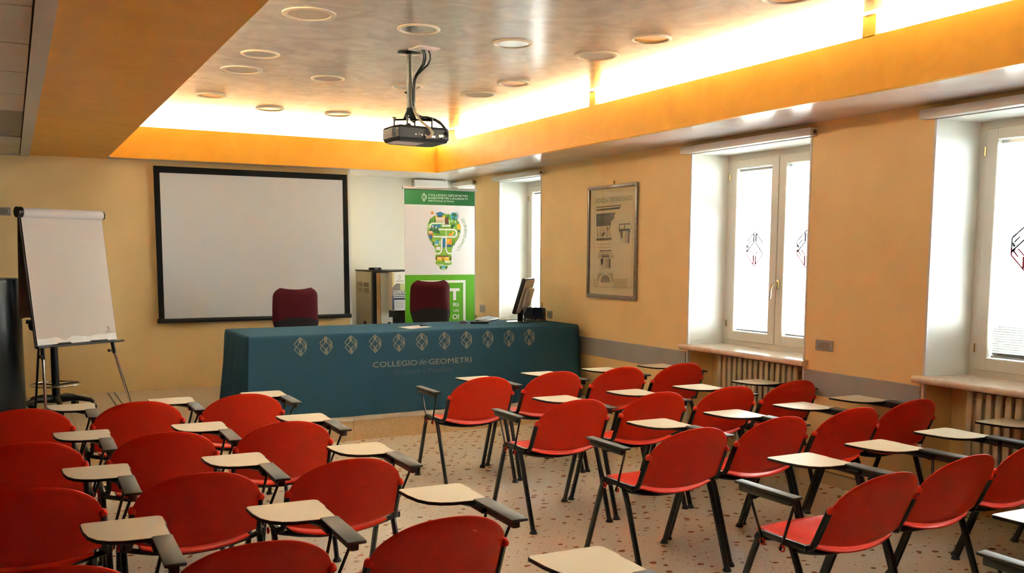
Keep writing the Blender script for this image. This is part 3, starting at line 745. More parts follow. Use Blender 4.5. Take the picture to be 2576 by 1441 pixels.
for sx in (-1, 1):
    c0 = sx * .062; pol = [(c0 - .054, 0), (c0 - .036, 0)] + arc(c0, 0, .036, 180, 0, 8)[1:-1] + [(c0 + .036, 0), (c0 + .054, 0), (c0 + .046, .145), (c0 + .03, .152), (c0 - .03, .152), (c0 - .046, .145)]
    child('pocket', MB().prism(pol, -.05, -.035, axes=(0, 2, 1)).box((c0 - .046, -.036, .06), (c0 + .046, .03, .145)), M['navy'], og, label='navy pocket with round cut-out')
child('pen', MB().tube([(.085, .0, .06), (.09, .0, .205)], .0035, 6), M['black_plastic'], og, 40)

# ================================================================== OFFICE CHAIRS behind the table
def office_chair(x, y, zt, label, rz):
    t = thing('office_chair', label, 'chair', (x, y, .215), rz, 'maroon office chairs behind the blue table')
    H = zt - .215
    def hw(v): # half width of backrest by height
        return .20 + .050 * min(1, v / .38) ** 1.0 if v < .38 else .250 - .008 * ((v - .38) / .62)
    def bk(u, v, side):
        x_ = u * 2 - 1; z = H - .56 + .56 * v; w = hw(v)
        if v > .80: w -= .075 * ((v - .80) / .20) ** 3.2
        z += -.018 * (1 - x_ * x_) * max(0, (v - .6) / .4)
        curve = -.05 * (1 - x_ * x_) + .05 * sin(pi * v)
        edge = (max(abs(x_), abs(v * 2 - 1)) ** 8)
        return (x_ * w, curve * .6 + side * .035 * (1 - edge) + .02 * v, z)
    m = MB().grid(lambda u, v: bk(u, v, 1), 16, 20); m.grid(lambda u, v: bk(u, v, -1), 16, 20)
    o = child('backrest', m, M['maroon'], t, 60)
    def sh(u, v):
        x_ = u * 2 - 1; top = .25 - .05 * x_ * x_; vv = v * top / .56
        p = bk(u, vv, -1); return (p[0] * 1.015, p[1] - .008, p[2])
    def sh2(u, v): p = sh(u, v); return (p[0], p[1] + .07, p[2])
    child('back_shell', MB().grid(sh, 16, 8), M['dark_fabric'], t, 60, label='charcoal lower shell')
    child('seat', MB().rbox((-.25, -.02, .42), (.25, .46, .50), .03, 3), M['maroon'], t, 40)
    child('back_post', MB().tube([(0, .10, .42), (0, -.04, .42), (0, -.04, .5), (0, -.03, H - .45)], .022, 8), M['black_plastic'], t, 40)
    child('gas_column', MB().tube([(0, .2, .10), (0, .2, .42)], .028, 12), M['black_metal'], t, 40)
    b = MB()
    for k in range(5):
        a = 2 * pi * k / 5 + .3; b.tube([(0, .2, .11), (.16 * cos(a), .2 + .16 * sin(a), .10), (.28 * cos(a), .2 + .28 * sin(a), .075)], [.028, .022, .018], 8)
    child('star_base', b, M['black_plastic'], t, 40)
    for k in range(5):
        a = 2 * pi * k / 5 + .3; c = (.28 * cos(a), .2 + .28 * sin(a), .031)
        child('caster', MB().tube([(c[0] - .02 * sin(a), c[1] + .02 * cos(a), .031), (c[0] + .02 * sin(a), c[1] - .02 * cos(a), .031)], .03, 12).tube([(c[0], c[1], .05), (c[0], c[1], .075)], .01, 8), M['black_plastic'], t, 40)
office_chair(2.625, 9.72, 1.387, 'maroon office chair in front of the projection screen', radians(4))
office_chair(4.165, 9.72, 1.452, 'maroon office chair in front of the green banner', radians(2))

# ================================================================== PROJECTION SCREEN
M['scr_black'] = plain('matt_black_border', (.006, .006, .006), .85, 0, .1)
sc = thing('projection_screen', 'large white projection screen with black border on the front wall', 'screen', (2.53, 10.97, .965))
child('fabric', MB().box((-1.055, 0, .045), (1.02, .004, 1.66)), M['white_lam'], sc)
bd = MB()
bd.add([(-1.118, -.001, 1.728), (1.076, -.001, 1.722), (1.076, .003, 1.722), (-1.118, .003, 1.728), (-1.118, -.001, 1.655), (1.076, -.001, 1.655), (1.076, .003, 1.655), (-1.118, .003, 1.655)], [(0, 1, 2, 3), (4, 7, 6, 5), (0, 4, 5, 1), (3, 2, 6, 7), (0, 3, 7, 4), (1, 5, 6, 2)])
bd.add([(-1.118, -.001, 1.66), (-1.055, -.001, 1.66), (-1.053, -.001, .04), (-1.113, -.001, .04), (-1.118, .003, 1.66), (-1.055, .003, 1.66), (-1.053, .003, .04), (-1.113, .003, .04)], [(0, 1, 2, 3), (7, 6, 5, 4), (0, 4, 5, 1), (3, 2, 6, 7), (0, 3, 7, 4), (1, 5, 6, 2)])
bd.add([(1.018, -.001, 1.66), (1.076, -.001, 1.66), (1.092, -.001, .04), (1.022, -.001, .04), (1.018, .003, 1.66), (1.076, .003, 1.66), (1.092, .003, .04), (1.022, .003, .04)], [(0, 1, 2, 3), (7, 6, 5, 4), (0, 4, 5, 1), (3, 2, 6, 7), (0, 3, 7, 4), (1, 5, 6, 2)])
child('border', bd, M['scr_black'], sc)
child('wall_bracket', MB().box((-1.0, .02, 1.70), (-.96, .081, 1.722)).box((.92, .02, 1.70), (.96, .081, 1.722)), M['scr_black'], sc)
child('bottom_bar', MB().rbox((-1.13, -.012, 0), (1.11, .016, .05), .008, 2), M['black_plastic'], sc, 40)
child('top_bar', MB().rbox((-1.116, .004, 1.70), (1.074, .022, 1.722), .004, 1), M['scr_black'], sc, 40)

# ================================================================== BANNER
bn = thing('roll_up_banner', 'tall green and white roll-up banner with light bulb print', 'banner', (4.53, 10.30, .215))
BW, BZ0, BZ1 = .455, .06, 2.29
child('fabric', MB().box((-BW, 0, BZ0), (BW, .003, BZ1)), flat('bn_white', (.80, .79, .80), .35), bn)
child('top_rail', MB().rbox((-BW - .022, -.012, BZ1 - .006), (BW + .035, .014, BZ1 + .022), .004, 1), M['grey_metal'], bn)
child('base_case', MB().rbox((-BW - .02, -.06, 0), (BW + .02, .08, .08), .012, 2), M['grey_metal'], bn, 40)
child('support_pole', MB().tube([(0, .02, .07), (0, .02, BZ1)], .009, 8), M['grey_metal'], bn, 40)
def zrow(y): return y  # metres above platform
def px2b(u, v):  # photo pixel on the banner plane -> local (x, z)
    d = R_RIGHT * ((u - 1288) / 2347.12) + R_DOWN * ((v - 880) / 2347.12) + R_FWD
    k = 10.30 / d.y; return (d.x * k - 4.53, 1.75 + d.z * k - .215)
def poly(mb, pts, y, mi=0):
    mb.add([(p[0], y, p[1]) for p in pts], [tuple(range(len(pts)))], mi); return mb
z1 = px2b(1110, 516)[1]; z2 = px2b(1110, 691)[1]
child('printed_field', poly(MB(), [(-BW, BZ1 - .008), (BW, BZ1 - .008), (BW, z1), (-BW, z1)], -.0008), flat('bn_dark_green', (.008, .11, .02)), bn, label='dark green heading field')
child('printed_field', poly(MB(), [(-BW, z2), (BW, z2), (BW, BZ0), (-BW, BZ0)], -.0008), flat('bn_lime', (.085, .34, .004)), bn, label='bright green lower field')
WHITE = flat('bn_print_white', (.80, .80, .78))
fb = MB()
bx0, bx1 = px2b(1052, 706)[0], px2b(1171, 706)[0]; bt = px2b(1110, 705)[1]
for (x0, x1, za, zb) in ((bx0, bx1, bt, bt - .03), (bx1 - .032, bx1, bt - .03, .33), (bx0, bx0 + .032, bt - .03, .33), (bx0, bx1, .33, .3)):
    poly(fb, [(x0, za), (x1, za), (x1, zb), (x0, zb)], -.0016)
child('printed_frame', fb, WHITE, bn)
def btext(mb, txt, p0, w, h, bold=0, mi=0, y=-.0016):
    V, F = letters(txt, w, h, bold); mb.add([(p0[0] + v[0], y, p0[1] + v[1]) for v in V], F, mi)
tx = MB()
def bt_px(txt, u0, u1, vt, vb, bold):
    um = (u0 + u1) / 2; a = (px2b(u0, vb)[0], px2b(um, vb)[1]); b = (px2b(u1, vt)[0], px2b(um, vt)[1]); tx = MB(); btext(tx, txt, a, b[0] - a[0], b[1] - a[1], bold); child('lettering', tx, WHITE, bn)
def bt_row(txt, u0, u1, vt, vb, bold):
    x0, x1 = px2b(u0, 495)[0], px2b(u1, 495)[0]; z0, z1_ = px2b(1077, vb)[1], px2b(1077, vt)[1]
    tx = MB(); btext(tx, txt, (x0, z0), x1 - x0, z1_ - z0, bold); child('lettering', tx, WHITE, bn)
bt_row('COLLEGIO', 1077, 1124, 487.2, 492.5, .0); bt_row('GEOMETRI', 1126.5, 1176, 487.2, 492.5, .0)
bt_row('e', 1077, 1081.5, 496.4, 499.9, .02); bt_row('GEOMETRI', 1083, 1129.5, 494.9, 499.9, .0); bt_row('LAUREATI', 1133, 1176, 494.9, 499.9, .0)
bt_row('della Provincia di Verona', 1077, 1142, 502.0, 506.4, 0)
tx = MB()
V, F, H = emblem(.05); ec = px2b(1066.5, 496)
tx.add([(ec[0] + v[0], -.0016, ec[1] + v[1]) for v in V], F); child('emblem', tx, WHITE, bn)
bt_px('T', 1131, 1156, 725, 755, .05); bt_px('RI:', 1140, 1155, 761, 771, .02); bt_px('UO', 1141, 1155, 777.5, 784, .02); bt_px('O!', 1138, 1155, 790, 803, .03)
# light bulb infographic, flat print
def z3(u, v): return px2b(1050 + u / 8.007, 510 + v / 8.007)
G1, G2, G3 = flat('g_mid', (.17, .36, .03)), flat('g_dark', (.02, .09, .02)), flat('g_light', (.24, .44, .05))
ORG, YEL, BLU, TEA, NVY, BRN, CRM = flat('org', (.75, .22, .02)), flat('yel', (.80, .50, .03)), flat('blu', (.02, .14, .26)), flat('tea', (.05, .33, .42)), flat('nvy', (.01, .06, .16)), flat('brn', (.10, .04, .015)), flat('crm', (.75, .70, .60))
PR = [G1, G2, G3, ORG, YEL, BLU, TEA, NVY, BRN, CRM, WHITE]
pb = MB(); layer = [0]
def pp_(pts, mi, lift=0):
    poly(pb, [z3(*p) for p in pts], -.0010 - .0002 * layer[0], mi); layer[0] += .1
bulb = [(255, 330), (320, 275), (420, 235), (540, 220), (660, 235), (760, 300), (835, 390), (868, 500), (868, 600), (840, 700), (780, 790), (725, 860), (695, 940), (685, 1010), (685, 1060), (690, 1100), (690, 1150), (670, 1170), (690, 1200), (690, 1235), (660, 1255), (620, 1265), (605, 1310), (570, 1345), (525, 1358), (480, 1345), (445, 1310), (435, 1265), (390, 1255), (365, 1230), (365, 1190), (385, 1170), (365, 1140), (365, 1050), (380, 1040), (375, 1000), (350, 920), (300, 820), (240, 730), (205, 640), (198, 540), (210, 430)]
pp_(bulb, 0)
pp_([(440, 1255), (690, 1255), (620, 1266), (436, 1266)], 10)
for (x, y, w, h, mi) in [(258, 400, 28, 105, 1), (298, 395, 28, 125, 1), (345, 395, 32, 145, 1), (235, 430, 24, 60, 1), (625, 330, 26, 130, 1), (595, 440, 90, 210, 1), (700, 520, 60, 110, 1), (760, 520, 90, 110, 2), (740, 480, 60, 90, 1), (320, 860, 36, 110, 1), (275, 760, 40, 130, 1), (740, 850, 26, 140, 1), (710, 870, 26, 150, 1), (665, 1150, 40, 90, 8), (380, 1140, 30, 80, 8), (467, 1330, 26, 70, 1), (585, 1330, 26, 70, 1)]:
    pp_([(x - w / 2, y), (x + w / 2, y), (x, y - h)], mi)
def road(pts, w=30):  # white road strokes
    for (x0, y0), (x1, y1) in zip(pts[:-1], pts[1:]):
        d = Vector((x1 - x0, y1 - y0)); l = d.length; d /= l; n = Vector((-d.y, d.x)) * w / 2; e = d * w * .35
        pp_([(x0 - e.x + n.x, y0 - e.y + n.y), (x0 - e.x - n.x, y0 - e.y - n.y), (x1 + e.x - n.x, y1 + e.y - n.y), (x1 + e.x + n.x, y1 + e.y + n.y)], 10)
pp_([(290, 440), (455, 432), (475, 470), (455, 505), (280, 505)], 5)
road([(550, 410), (300, 412), (262, 440), (258, 500), (290, 535), (420, 535), (740, 540), (785, 575), (790, 650), (745, 690), (330, 680)])
road([(578, 540), (578, 690)], 14)
road([(575, 695), (520, 695), (490, 740), (488, 940), (470, 1000), (430, 1025), (370, 1025)])
road([(575, 700), (572, 930), (600, 1000), (640, 1022), (690, 1022)])
pp_([(505, 712), (565, 712), (565, 898), (505, 898)], 5)
for a in ((280, 520), (345, 520), (400, 540)): pp_([(a[0] - 50, a[1] + 70), (a[0] + 60, a[1] + 80), (a[0], a[1] - 60)], 1)
for a in ((308, 450), (375, 465)): pp_([(a[0] - 26, a[1] + 48), (a[0], a[1] + 30), (a[0] + 26, a[1] + 50), (a[0], a[1])], 10)
for a in ((690, 345), (765, 365)): pp_([(a[0] - 26, a[1] + 46), (a[0], a[1] + 30), (a[0] + 28, a[1] + 50), (a[0], a[1])], 10)
pp_([(360, 255), (550, 260), (552, 385), (375, 385)], 4); pp_([(370, 300), (550, 305), (550, 345), (378, 345)], 9); pp_([(378, 345), (550, 345), (550, 358), (378, 358)], 3); pp_([(378, 358), (550, 358), (550, 385), (378, 385)], 9)
pp_([(395, 240), (508, 240), (500, 290), (405, 290)], 7); pp_([(358, 215), (455, 178), (552, 218), (455, 262)], 5)
pp_([(555, 300), (620, 290), (615, 430), (555, 435)], 8)
pp_([(732 + 72 * cos(a * pi / 12), 268 + 78 * sin(a * pi / 12)) for a in range(24)], 6)
pp_([(690, 225), (745, 205), (795, 230), (780, 275), (735, 285), (700, 260)], 1); pp_([(690, 300), (740, 295), (770, 330), (720, 340)], 1)
for k in range(8):
    a0, a1 = -60 + k * 16, -60 + (k + 1) * 16
    pp_([(740 + r * cos(radians(a)), 265 + (r + 4) * sin(radians(a))) for r, a in ((84, a0), (92, a0), (92, a1), (84, a1))], 7)
pp_([(298 + (34 if a % 2 == 0 else 24) * cos(a * pi / 12), 203 + (34 if a % 2 == 0 else 24) * sin(a * pi / 12)) for a in range(24)], 3)
pp_([(832 + 42 * cos(radians(a)), 470 + 42 * sin(radians(a))) for a in range(140, 401, 20)] + [(855, 545), (810, 545)], 4); pp_([(812, 550), (852, 550), (840, 590), (822, 590)], 7)
pp_([(495, 440), (660, 440), (660, 480), (495, 480)], 10); pp_([(515, 455), (645, 458), (645, 466), (515, 463)], 0)
pp_([(215, 565), (300, 565), (320, 690), (235, 690)], 3); pp_([(220, 575), (305, 575), (308, 605), (224, 605)], 9); pp_([(230, 645), (298, 640), (298, 720), (236, 715)], 7)
pp_([(660 + 28 * cos(a * pi / 8), 640 + 30 * sin(a * pi / 8)) for a in range(16)], 3); pp_([(705, 570), (725, 570), (752, 665), (682, 665)], 4); pp_([(718, 630), (748, 630), (750, 668), (714, 668)], 6)
pp_([(590, 725), (688, 725), (688, 835), (590, 835)], 3); pp_([(600, 740), (640, 735), (640, 800), (600, 800)], 4); pp_([(590, 890), (590, 860), (640, 838), (690, 860), (690, 890)], 7)
pp_([(320, 760), (350, 745), (365, 790), (335, 800)], 4); pp_([(385, 760), (410, 740), (435, 765), (410, 785)], 5); pp_([(345, 770), (425, 770), (425, 825), (345, 825)], 6); pp_([(355, 830), (418, 830), (418, 856), (355, 856)], 10); pp_([(445, 760), (460, 760), (460, 850), (440, 845)], 9)
pp_([(365, 885), (460, 885), (460, 955), (375, 950)], 10); pp_([(365, 890), (400, 885), (375, 920)], 3)
for (x0, y0, x1) in ((378, 638, 550), (335, 658, 510), (490, 503, 570), (375, 968, 450), (380, 992, 440), (535, 1235, 660), (380, 385, 530)):
    n = int((x1 - x0) / 22)
    for k in range(n): pp_([(x0 + k * 22, y0), (x0 + k * 22 + 16, y0 - 1), (x0 + k * 22 + 8, y0 - 11)], 1)
pp_([(400, 1072), (630, 1072), (635, 1165), (395, 1165)], 4); pp_([(385, 1088), (405, 1064), (625, 1064), (640, 1088)], 8)
for x0 in (418, 452, 575, 608): pp_([(x0, 1100), (x0 + 22, 1100), (x0 + 22, 1122), (x0, 1122)], 9)
pp_([(500, 1130), (530, 1130), (530, 1165), (500, 1165)], 8); pp_([(470, 1105), (560, 1105), (560, 1114), (470, 1114)], 8)
pp_([(552, 1170), (660, 1170), (660, 1208), (552, 1208)], 10); pp_([(570, 1186), (645, 1188), (645, 1195), (570, 1193)], 9)
for k in range(6): pp_([(375 + k * 26 + 9 * cos(a * pi / 4), 1240 + 10 * sin(a * pi / 4)) for a in range(8)], 9)
pp_([(485, 1270), (560, 1270), (560, 1318), (485, 1318)], 6); pp_([(495, 1322), (552, 1322), (556, 1342), (490, 1342)], 10)
for k, (x, y) in enumerate(((215, 470), (230, 500), (210, 530), (835, 610), (845, 640), (820, 665), (800, 700), (640, 360), (640, 385), (640, 410))): pp_([(x + 12 * cos(a * pi / 3), y + 12 * sin(a * pi / 3)) for a in range(6)], 9)
pp_([(500, 1040), (560, 1040), (545, 960), (532, 940), (515, 960)], 2)
child('bulb_print', pb, PR, bn, label='green light bulb made of little landscape pictures', stuff=False)
# curved word
cw = MB(); word = 'GEORIENTIAMOCI'; n = len(word)
pts = [(908, 340), (930, 395), (948, 440), (962, 482), (970, 522), (975, 552), (976, 590), (970, 640), (960, 685), (945, 720), (925, 762), (895, 820), (860, 870), (830, 925), (808, 960)]
pts = [(912, 340), (938, 390), (956, 440), (968, 490), (972, 528), (972, 568), (968, 615), (958, 665), (946, 700), (928, 748), (905, 800), (868, 858), (834, 910), (810, 955)]
for k, ch in enumerate(word):
    V, F = letters(ch, (.017 if ch == 'I' else .009 * 0 + None) if 0 else None, .036, .0)
    wd = max(v[0] for v in V); a = pts[max(0, k - 1)]; b = pts[min(n - 1, k + 1)]
    A, B, C = Vector(z3(*a)), Vector(z3(*b)), Vector(z3(*pts[k])); d = (B - A).normalized(); up = Vector((-d.y, d.x))
    if ch == 'I': wd = .006; V = [(v[0] / max(.0001, max(q[0] for q in V)) * .006, v[1]) for v in V]
    sc_ = min(1.0, .030 / max(wd, .001)) if ch != 'I' else 1
    P2 = [C + d * (v[0] * sc_ - wd * sc_ / 2) + up * (v[1] - .018) for v in V]
    cw.add([(p.x, -.0016, p.y) for p in P2], F)
child('lettering', cw, flat('bn_word_green', (.10, .33, .10)), bn)

# ================================================================== VENDING MACHINE + poster
vm = thing('vending_machine', 'beige vending machine standing in the alcove behind the banner', 'machine', (3.93, 11.0, .215))
child('cabinet', MB().rbox((0, .06, .02), (.75, .66, 1.305), .006, 1), M['vend'], vm)
child('top_cover', MB().rbox((-.004, -.008, 1.305), (.756, .665, 1.325), .004, 1), M['black_plastic'], vm)
child('door_edge', MB().box((.0, .0, .02), (.045, .06, 1.30)), M['black_plastic'], vm)
child('door', MB().box((.045, -.004, .02), (.10, .055, 1.29)), M['tan'], vm)
child('front_panel', MB().box((.10, -.010, .02), (.20, .05, 1.29)).box((.2, -.010, .02), (.25, .05, .74)).box((.2, -.010, 1.22), (.75, .05, 1.29)), M['vend_white'], vm)
child('window', MB().box((.20, -.004, .74), (.75, .05, 1.22)).box((.25, -.006, .02), (.75, .05, .74)), plain('black_glass', (.004, .004, .004), .15), vm)
child('coin_slot', MB().box((.185, -.0125, .45), (.225, -.008, .68)), M['black_plastic'], vm)
vg = MB()
for y0 in (.16, .42):
    for z0 in (1.04, 1.115):
        for k in range(4): vg.box((-.003, y0, z0 + k * .015), (.001, y0 + .17, z0 + .008 + k * .015))
child('side_vents', vg, plain('vent_dark', (.2, .17, .12), .5), vm)
child('side_socket', MB().rbox((-.004, .27, .63), (.002, .36, .68), .001, 1), M['black_plastic'], vm)
child('foot', MB().box((.03, .08, 0), (.09, .14, .02)).box((.66, .08, 0), (.72, .14, .02)).box((.03, .58, 0), (.09, .64, .02)).box((.66, .58, 0), (.72, .64, .02)), M['black_plastic'], vm)
bx = thing('card_reader', 'small black box on top of the vending machine', 'box', (4.03, 11.2, 1.541))
child('body', MB().rbox((-.07, -.05, 0), (.07, .05, .03), .008, 2), M['black_plastic'], bx, 40)
child('light', MB().rbox((-.02, -.053, .01), (.02, -.049, .018), .001, 1), M['silver'], bx)
def aty(u, v, y):
    d = R_RIGHT * ((u - 1288) / 2347.12) + R_DOWN * ((v - 880) / 2347.12) + R_FWD
    k = y / d.y; return (d.x * k, 1.75 + d.z * k)
pd = thing('poster_stand', 'white folded leaflet poster on the front of the vending machine', 'poster', (4.18, 10.86, 1.0))
def q(u, v):
    p = aty(970 + u / 12.01, 680 + v / 12.01, 10.86); return (p[0] - 4.18, p[1] - 1.0)
child('board', MB().prism([q(195, 60), q(640, 40), q(900, 40), q(900, 1200), q(197, 1212)], 0, .124, axes=(0, 2, 1)), flat('pd_white', (.74, .74, .68)), pd)
pr = MB(); cols = [flat('pd_yel', (.62, .48, .20)), flat('pd_grey', (.22, .20, .18)), flat('pd_navy', (.05, .05, .10)), flat('pd_pale', (.62, .64, .68)), flat('pd_lime', (.50, .52, .22)), flat('pd_ink', (.30, .26, .22)), WHITE]
def pq(pts, mi, y=-.0012): poly(pr, [q(*p) for p in pts], y, mi)
pq([(195, 80), (255, 80), (250, 460), (195, 510)], 0); pq([(200, 520), (320, 395), (540, 395), (620, 500), (620, 900), (200, 900)], 1); pq([(440, 395), (540, 395), (620, 500), (620, 600), (440, 590)], 4, -.0016)
pq([(200, 760), (640, 700), (900, 700), (900, 1195), (200, 1200)], 2, -.002); pq([(260, 895), (590, 890), (590, 1195), (265, 1198)], 3, -.0024)
for k in range(7): pq([(285, 935 + k * 32), (560, 933 + k * 32), (555, 945 + k * 32), (285, 947 + k * 32)], 5, -.0028)
pq([(300, 315), (540, 310), (540, 330), (300, 335)], 5)
V, F, H = emblem(.030); c = q(418, 212); pr.add([(c[0] + v[0], -.0012, c[1] + v[1]) for v in V], F, 5)
a = q(228, 720); b = q(615, 600); V, F = letters('GEOMETRA', b[0] - a[0], b[1] - a[1], .0); pr.add([(a[0] + v[0], -.003, a[1] + v[1]) for v in V], F, 6)
for y0 in (745, 800): pq([(228, y0), (600, y0 - 8), (600, y0 + 20), (228, y0 + 28)], 3, -.003)
child('printed_sheet', pr, cols, pd)
wbx = thing('duct_box', 'white box under the alcove soffit behind the banner', 'box', (5.05, 11.80, 2.64))
child('cover', MB().rbox((-.24, -.03, 0), (.24, .05, .095), .004, 1), M['white_plastic'], wbx)
child('screw', MB().tube([(-.20, -.033, .08), (-.20, -.028, .08)], .006, 8).tube([(.20, -.033, .08), (.20, -.028, .08)], .006, 8), M['grey_metal'], wbx)

# ================================================================== FLIP CHART
fc = thing('flip_chart', 'flip chart easel with blank squared pad in front of wall', 'flip chart', (.49, 9.05, .215), math.atan2(.468, .871))
tl = Matrix.Translation((0, .0, .735)) @ Matrix.Rotation(radians(-8.4), 4, 'X')   # board plane: local x, z up from its lower edge
BH = 1.155
child('board', MB().rbox((-.385, .006, -.015), (.385, .024, BH + .01), .004, 1, T=tl), plain('dark_brown_board', (.035, .012, .010), .4), fc)
child('paper_pad', MB().box((-.372, -.006, .012), (.372, .004, BH - .045), T=tl), M['gridpaper'], fc)
rag = MB(); xs = [-.37 + .74 * k / 20 for k in range(21)]
hh = [.062, .060, .058, .062, .066, .064, .045, .040, .058, .066, .064, .060, .056, .048, .060, .064, .066, .062, .064, .066, .066]
for k in range(20): rag.add([(xs[k], -.0075 - .004 * (k % 3), .006), (xs[k + 1], -.0075 - .004 * ((k + 1) % 3), .006), (xs[k + 1], -.0075, hh[k + 1]), (xs[k], -.0075, hh[k])], [(0, 1, 2, 3)])
rag.v = [tuple(tl @ Vector(v)) for v in rag.v]
child('torn_edge', rag, M['paper_gloss'], fc, 60, label='crumpled glossy strip of torn sheets along the bottom')
def tv(x, y, z): return tuple(tl @ Vector((x, y, z)))
child('rolled_sheets', MB().tube([tv(-.365, -.006, BH - .012), tv(.375, -.006, BH - .012)], .043, 20), M['paper'], fc, 40, label='used sheets rolled over the top')
child('clamp_end', MB().tube([tv(-.405, -.004, BH - .008), tv(-.362, -.004, BH - .008)], .047, 14), M['black_plastic'], fc, 40)
child('clamp_end', MB().tube([tv(.374, -.002, BH - .012), tv(.392, -.002, BH - .012)], .040, 14), M['black_plastic'], fc, 40)
child('pen_tray', MB().rbox((-.39, -.05, -.02), (.42, .008, -.004), .003, 1, T=tl), M['black_plastic'], fc)
child('marker_pen', MB().tube([tv(-.20, -.035, .006), tv(-.09, -.035, .006)], .009, 8), M['black_plastic'], fc, 40)
child('marker_pen', MB().tube([tv(.10, -.035, .006), tv(.26, -.035, .006)], .008, 8), M['black_plastic'], fc, 40)
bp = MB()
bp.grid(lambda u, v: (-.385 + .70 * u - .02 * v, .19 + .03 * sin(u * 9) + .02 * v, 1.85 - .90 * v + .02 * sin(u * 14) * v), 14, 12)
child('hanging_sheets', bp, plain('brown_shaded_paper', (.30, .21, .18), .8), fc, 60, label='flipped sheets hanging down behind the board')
sk = MB()
for pts in ([(.285, .125), (.315, .13), (.30, .10)], [(.27, .075), (.315, .118), (.32, .112), (.276, .07)], [(.295, .088), (.33, .085), (.328, .078), (.297, .08)]):
    sk.add([tv(p[0], -.0072, p[1]) for p in pts], [tuple(range(len(pts)))])
child('maker_mark', sk, flat('sketch_grey', (.25, .24, .25)), fc)
for sx, x0, x1 in ((-1, -.315, -.345), (1, .335, .50)):
    zA = .735
    child('leg', MB().tube([(x0, .03, zA + .06), (x0 + (x1 - x0) * .14, .015, zA - .12)], .017, 8), M['black_plastic'], fc, 40)
    child('leg_extension', MB().tube([(x0 + (x1 - x0) * .12, .015, zA - .10), (x1, -.04, .015)], .0125, 10), M['chrome'], fc, 40, label='chrome telescopic leg')
    child('foot', MB().tube([(x1, -.04, 0), (x1, -.04, .03)], .017, 8), M['black_plastic'], fc, 40)
    child('leg_knob', MB().tube([(x0 - .045, .0, zA - .09), (x0 - .015, .01, zA - .09)], .013, 10), M['black_plastic'], fc, 40)
child('leg', MB().tube([(-.22, .16, 1.2), (-.235, .24, .6), (-.25, .32, .01)], .010, 8), M['black_metal'], fc, 40)

# drafting stool behind the flip chart
ds = thing('drafting_stool', 'tall black drafting stool with chrome foot ring behind flip chart', 'stool', (.325, 9.98, .215))
child('gas_column', MB().tube([(0, 0, .10), (0, 0, .50), (0, 0, .80)], [.036, .034, .030], 14), M['black_plastic'], ds, 40)
child('seat', MB().rbox((-.21, -.22, .80), (.24, .22, .87), .03, 3), M['dark_fabric'], ds, 40)
child('height_lever', MB().tube([(-.05, 0, .86), (-.20, -.02, .875), (-.23, -.02, .875)], .03, 10, flatten=(1, .7)), M['black_plastic'], ds, 40)
child('back_rest', MB().rbox((-.16, .19, 1.0), (.18, .24, 1.25), .02, 2), M['dark_fabric'], ds, 40)
child('back_post', MB().tube([(0, .1, .80), (0, .22, .82), (0, .235, 1.05)], .016, 8), M['black_metal'], ds, 40)
child('foot_ring', MB().torus((0, 0, .262), .222, .0095, 'z', 32, 8), M['chrome'], ds, 60, label='chrome foot ring')
sp = MB()
for k in range(3):
    a = 2 * pi * k / 3 + .4; sp.tube([(0, 0, .255), (.222 * cos(a), .222 * sin(a), .262)], .008, 6)
child('ring_spokes', sp, M['black_metal'], ds, 40)
b = MB()
for k in range(5):
    a = 2 * pi * k / 5 - .25; b.tube([(0, 0, .115), (.17 * cos(a), .17 * sin(a), .125), (.31 * cos(a), .31 * sin(a), .10), (.335 * cos(a), .335 * sin(a), .075)], [.04, .028, .022, .018], 8)
child('star_base', b, M['black_plastic'], ds, 40)
for k in range(5):
    a = 2 * pi * k / 5 - .25; c = (.33 * cos(a), .33 * sin(a))
    child('caster', MB().tube([(c[0] - .024 * sin(a), c[1] + .024 * cos(a), .032), (c[0] + .024 * sin(a), c[1] - .024 * cos(a), .032)], .032, 14).tube([(c[0], c[1], .04), (c[0], c[1], .08)], .011, 8), M['black_plastic'], ds, 40)

# black column at the picture edge
cp = thing('column_speaker', 'glossy black cylindrical cabinet beside the flip chart', 'cabinet', (-.235, 9.2, .215))
child('body', MB().lathe([(.29, .0), (.295, .01), (.295, 1.285), (.29, 1.30), (.02, 1.302)], n=48), M['pcol'], cp, 40)
child('top_disc', MB().lathe([(.28, 1.302), (.278, 1.308), (.02, 1.309)], n=48), M['black_plastic'], cp, 40)
child('plinth', MB().lathe([(.30, 0), (.30, .04), (.296, .045)], n=48, closed=False), M['black_plastic'], cp, 40)

# ================================================================== PROJECTOR
pj = thing('projector', 'black projector hanging from ceiling pole with cables', 'projector', (2.612, 6.53, ZC))
child('ceiling_plate', MB().lathe([(.085, 0), (.085, -.008), (.06, -.012), (.03, -.014)], (.02, .0, 0), 28), M['black_metal'], pj, 40)
child('pole', MB().tube([(.02, 0, -.01), (.02, 0, -.40)], .021, 12).tube([(.02, 0, -.21), (.02, 0, -.40)], .024, 12), M['brass_dark'] if 'brass_dark' in M else M.setdefault('brass_dark', plain('bronzed_pole', (.055, .047, .030), .38, .4)), pj, 40)
child('pole_knob', MB().tube([(-.018, 0, -.29), (-.004, 0, -.29)], .007, 8), M['black_plastic'], pj, 40)
child('mount_cone', MB().lathe([(.022, -.38), (.026, -.42), (.05, -.475), (.052, -.48)], (.02, 0, 0), 16, closed=False), M['black_metal'], pj, 40)
br = MB()
for (x, y) in ((-.09, .03), (.17, -.06), (.10, .10), (-.04, -.10)):
    br.tube([(.02, 0, -.48), (x, y, -.487)], .007, 6).tube([(x, y, -.475), (x, y, -.535)], .007, 6).tube([(x, y, -.468), (x, y, -.478)], .014, 8)
child('spider_bracket', br, M['black_metal'], pj, 40)
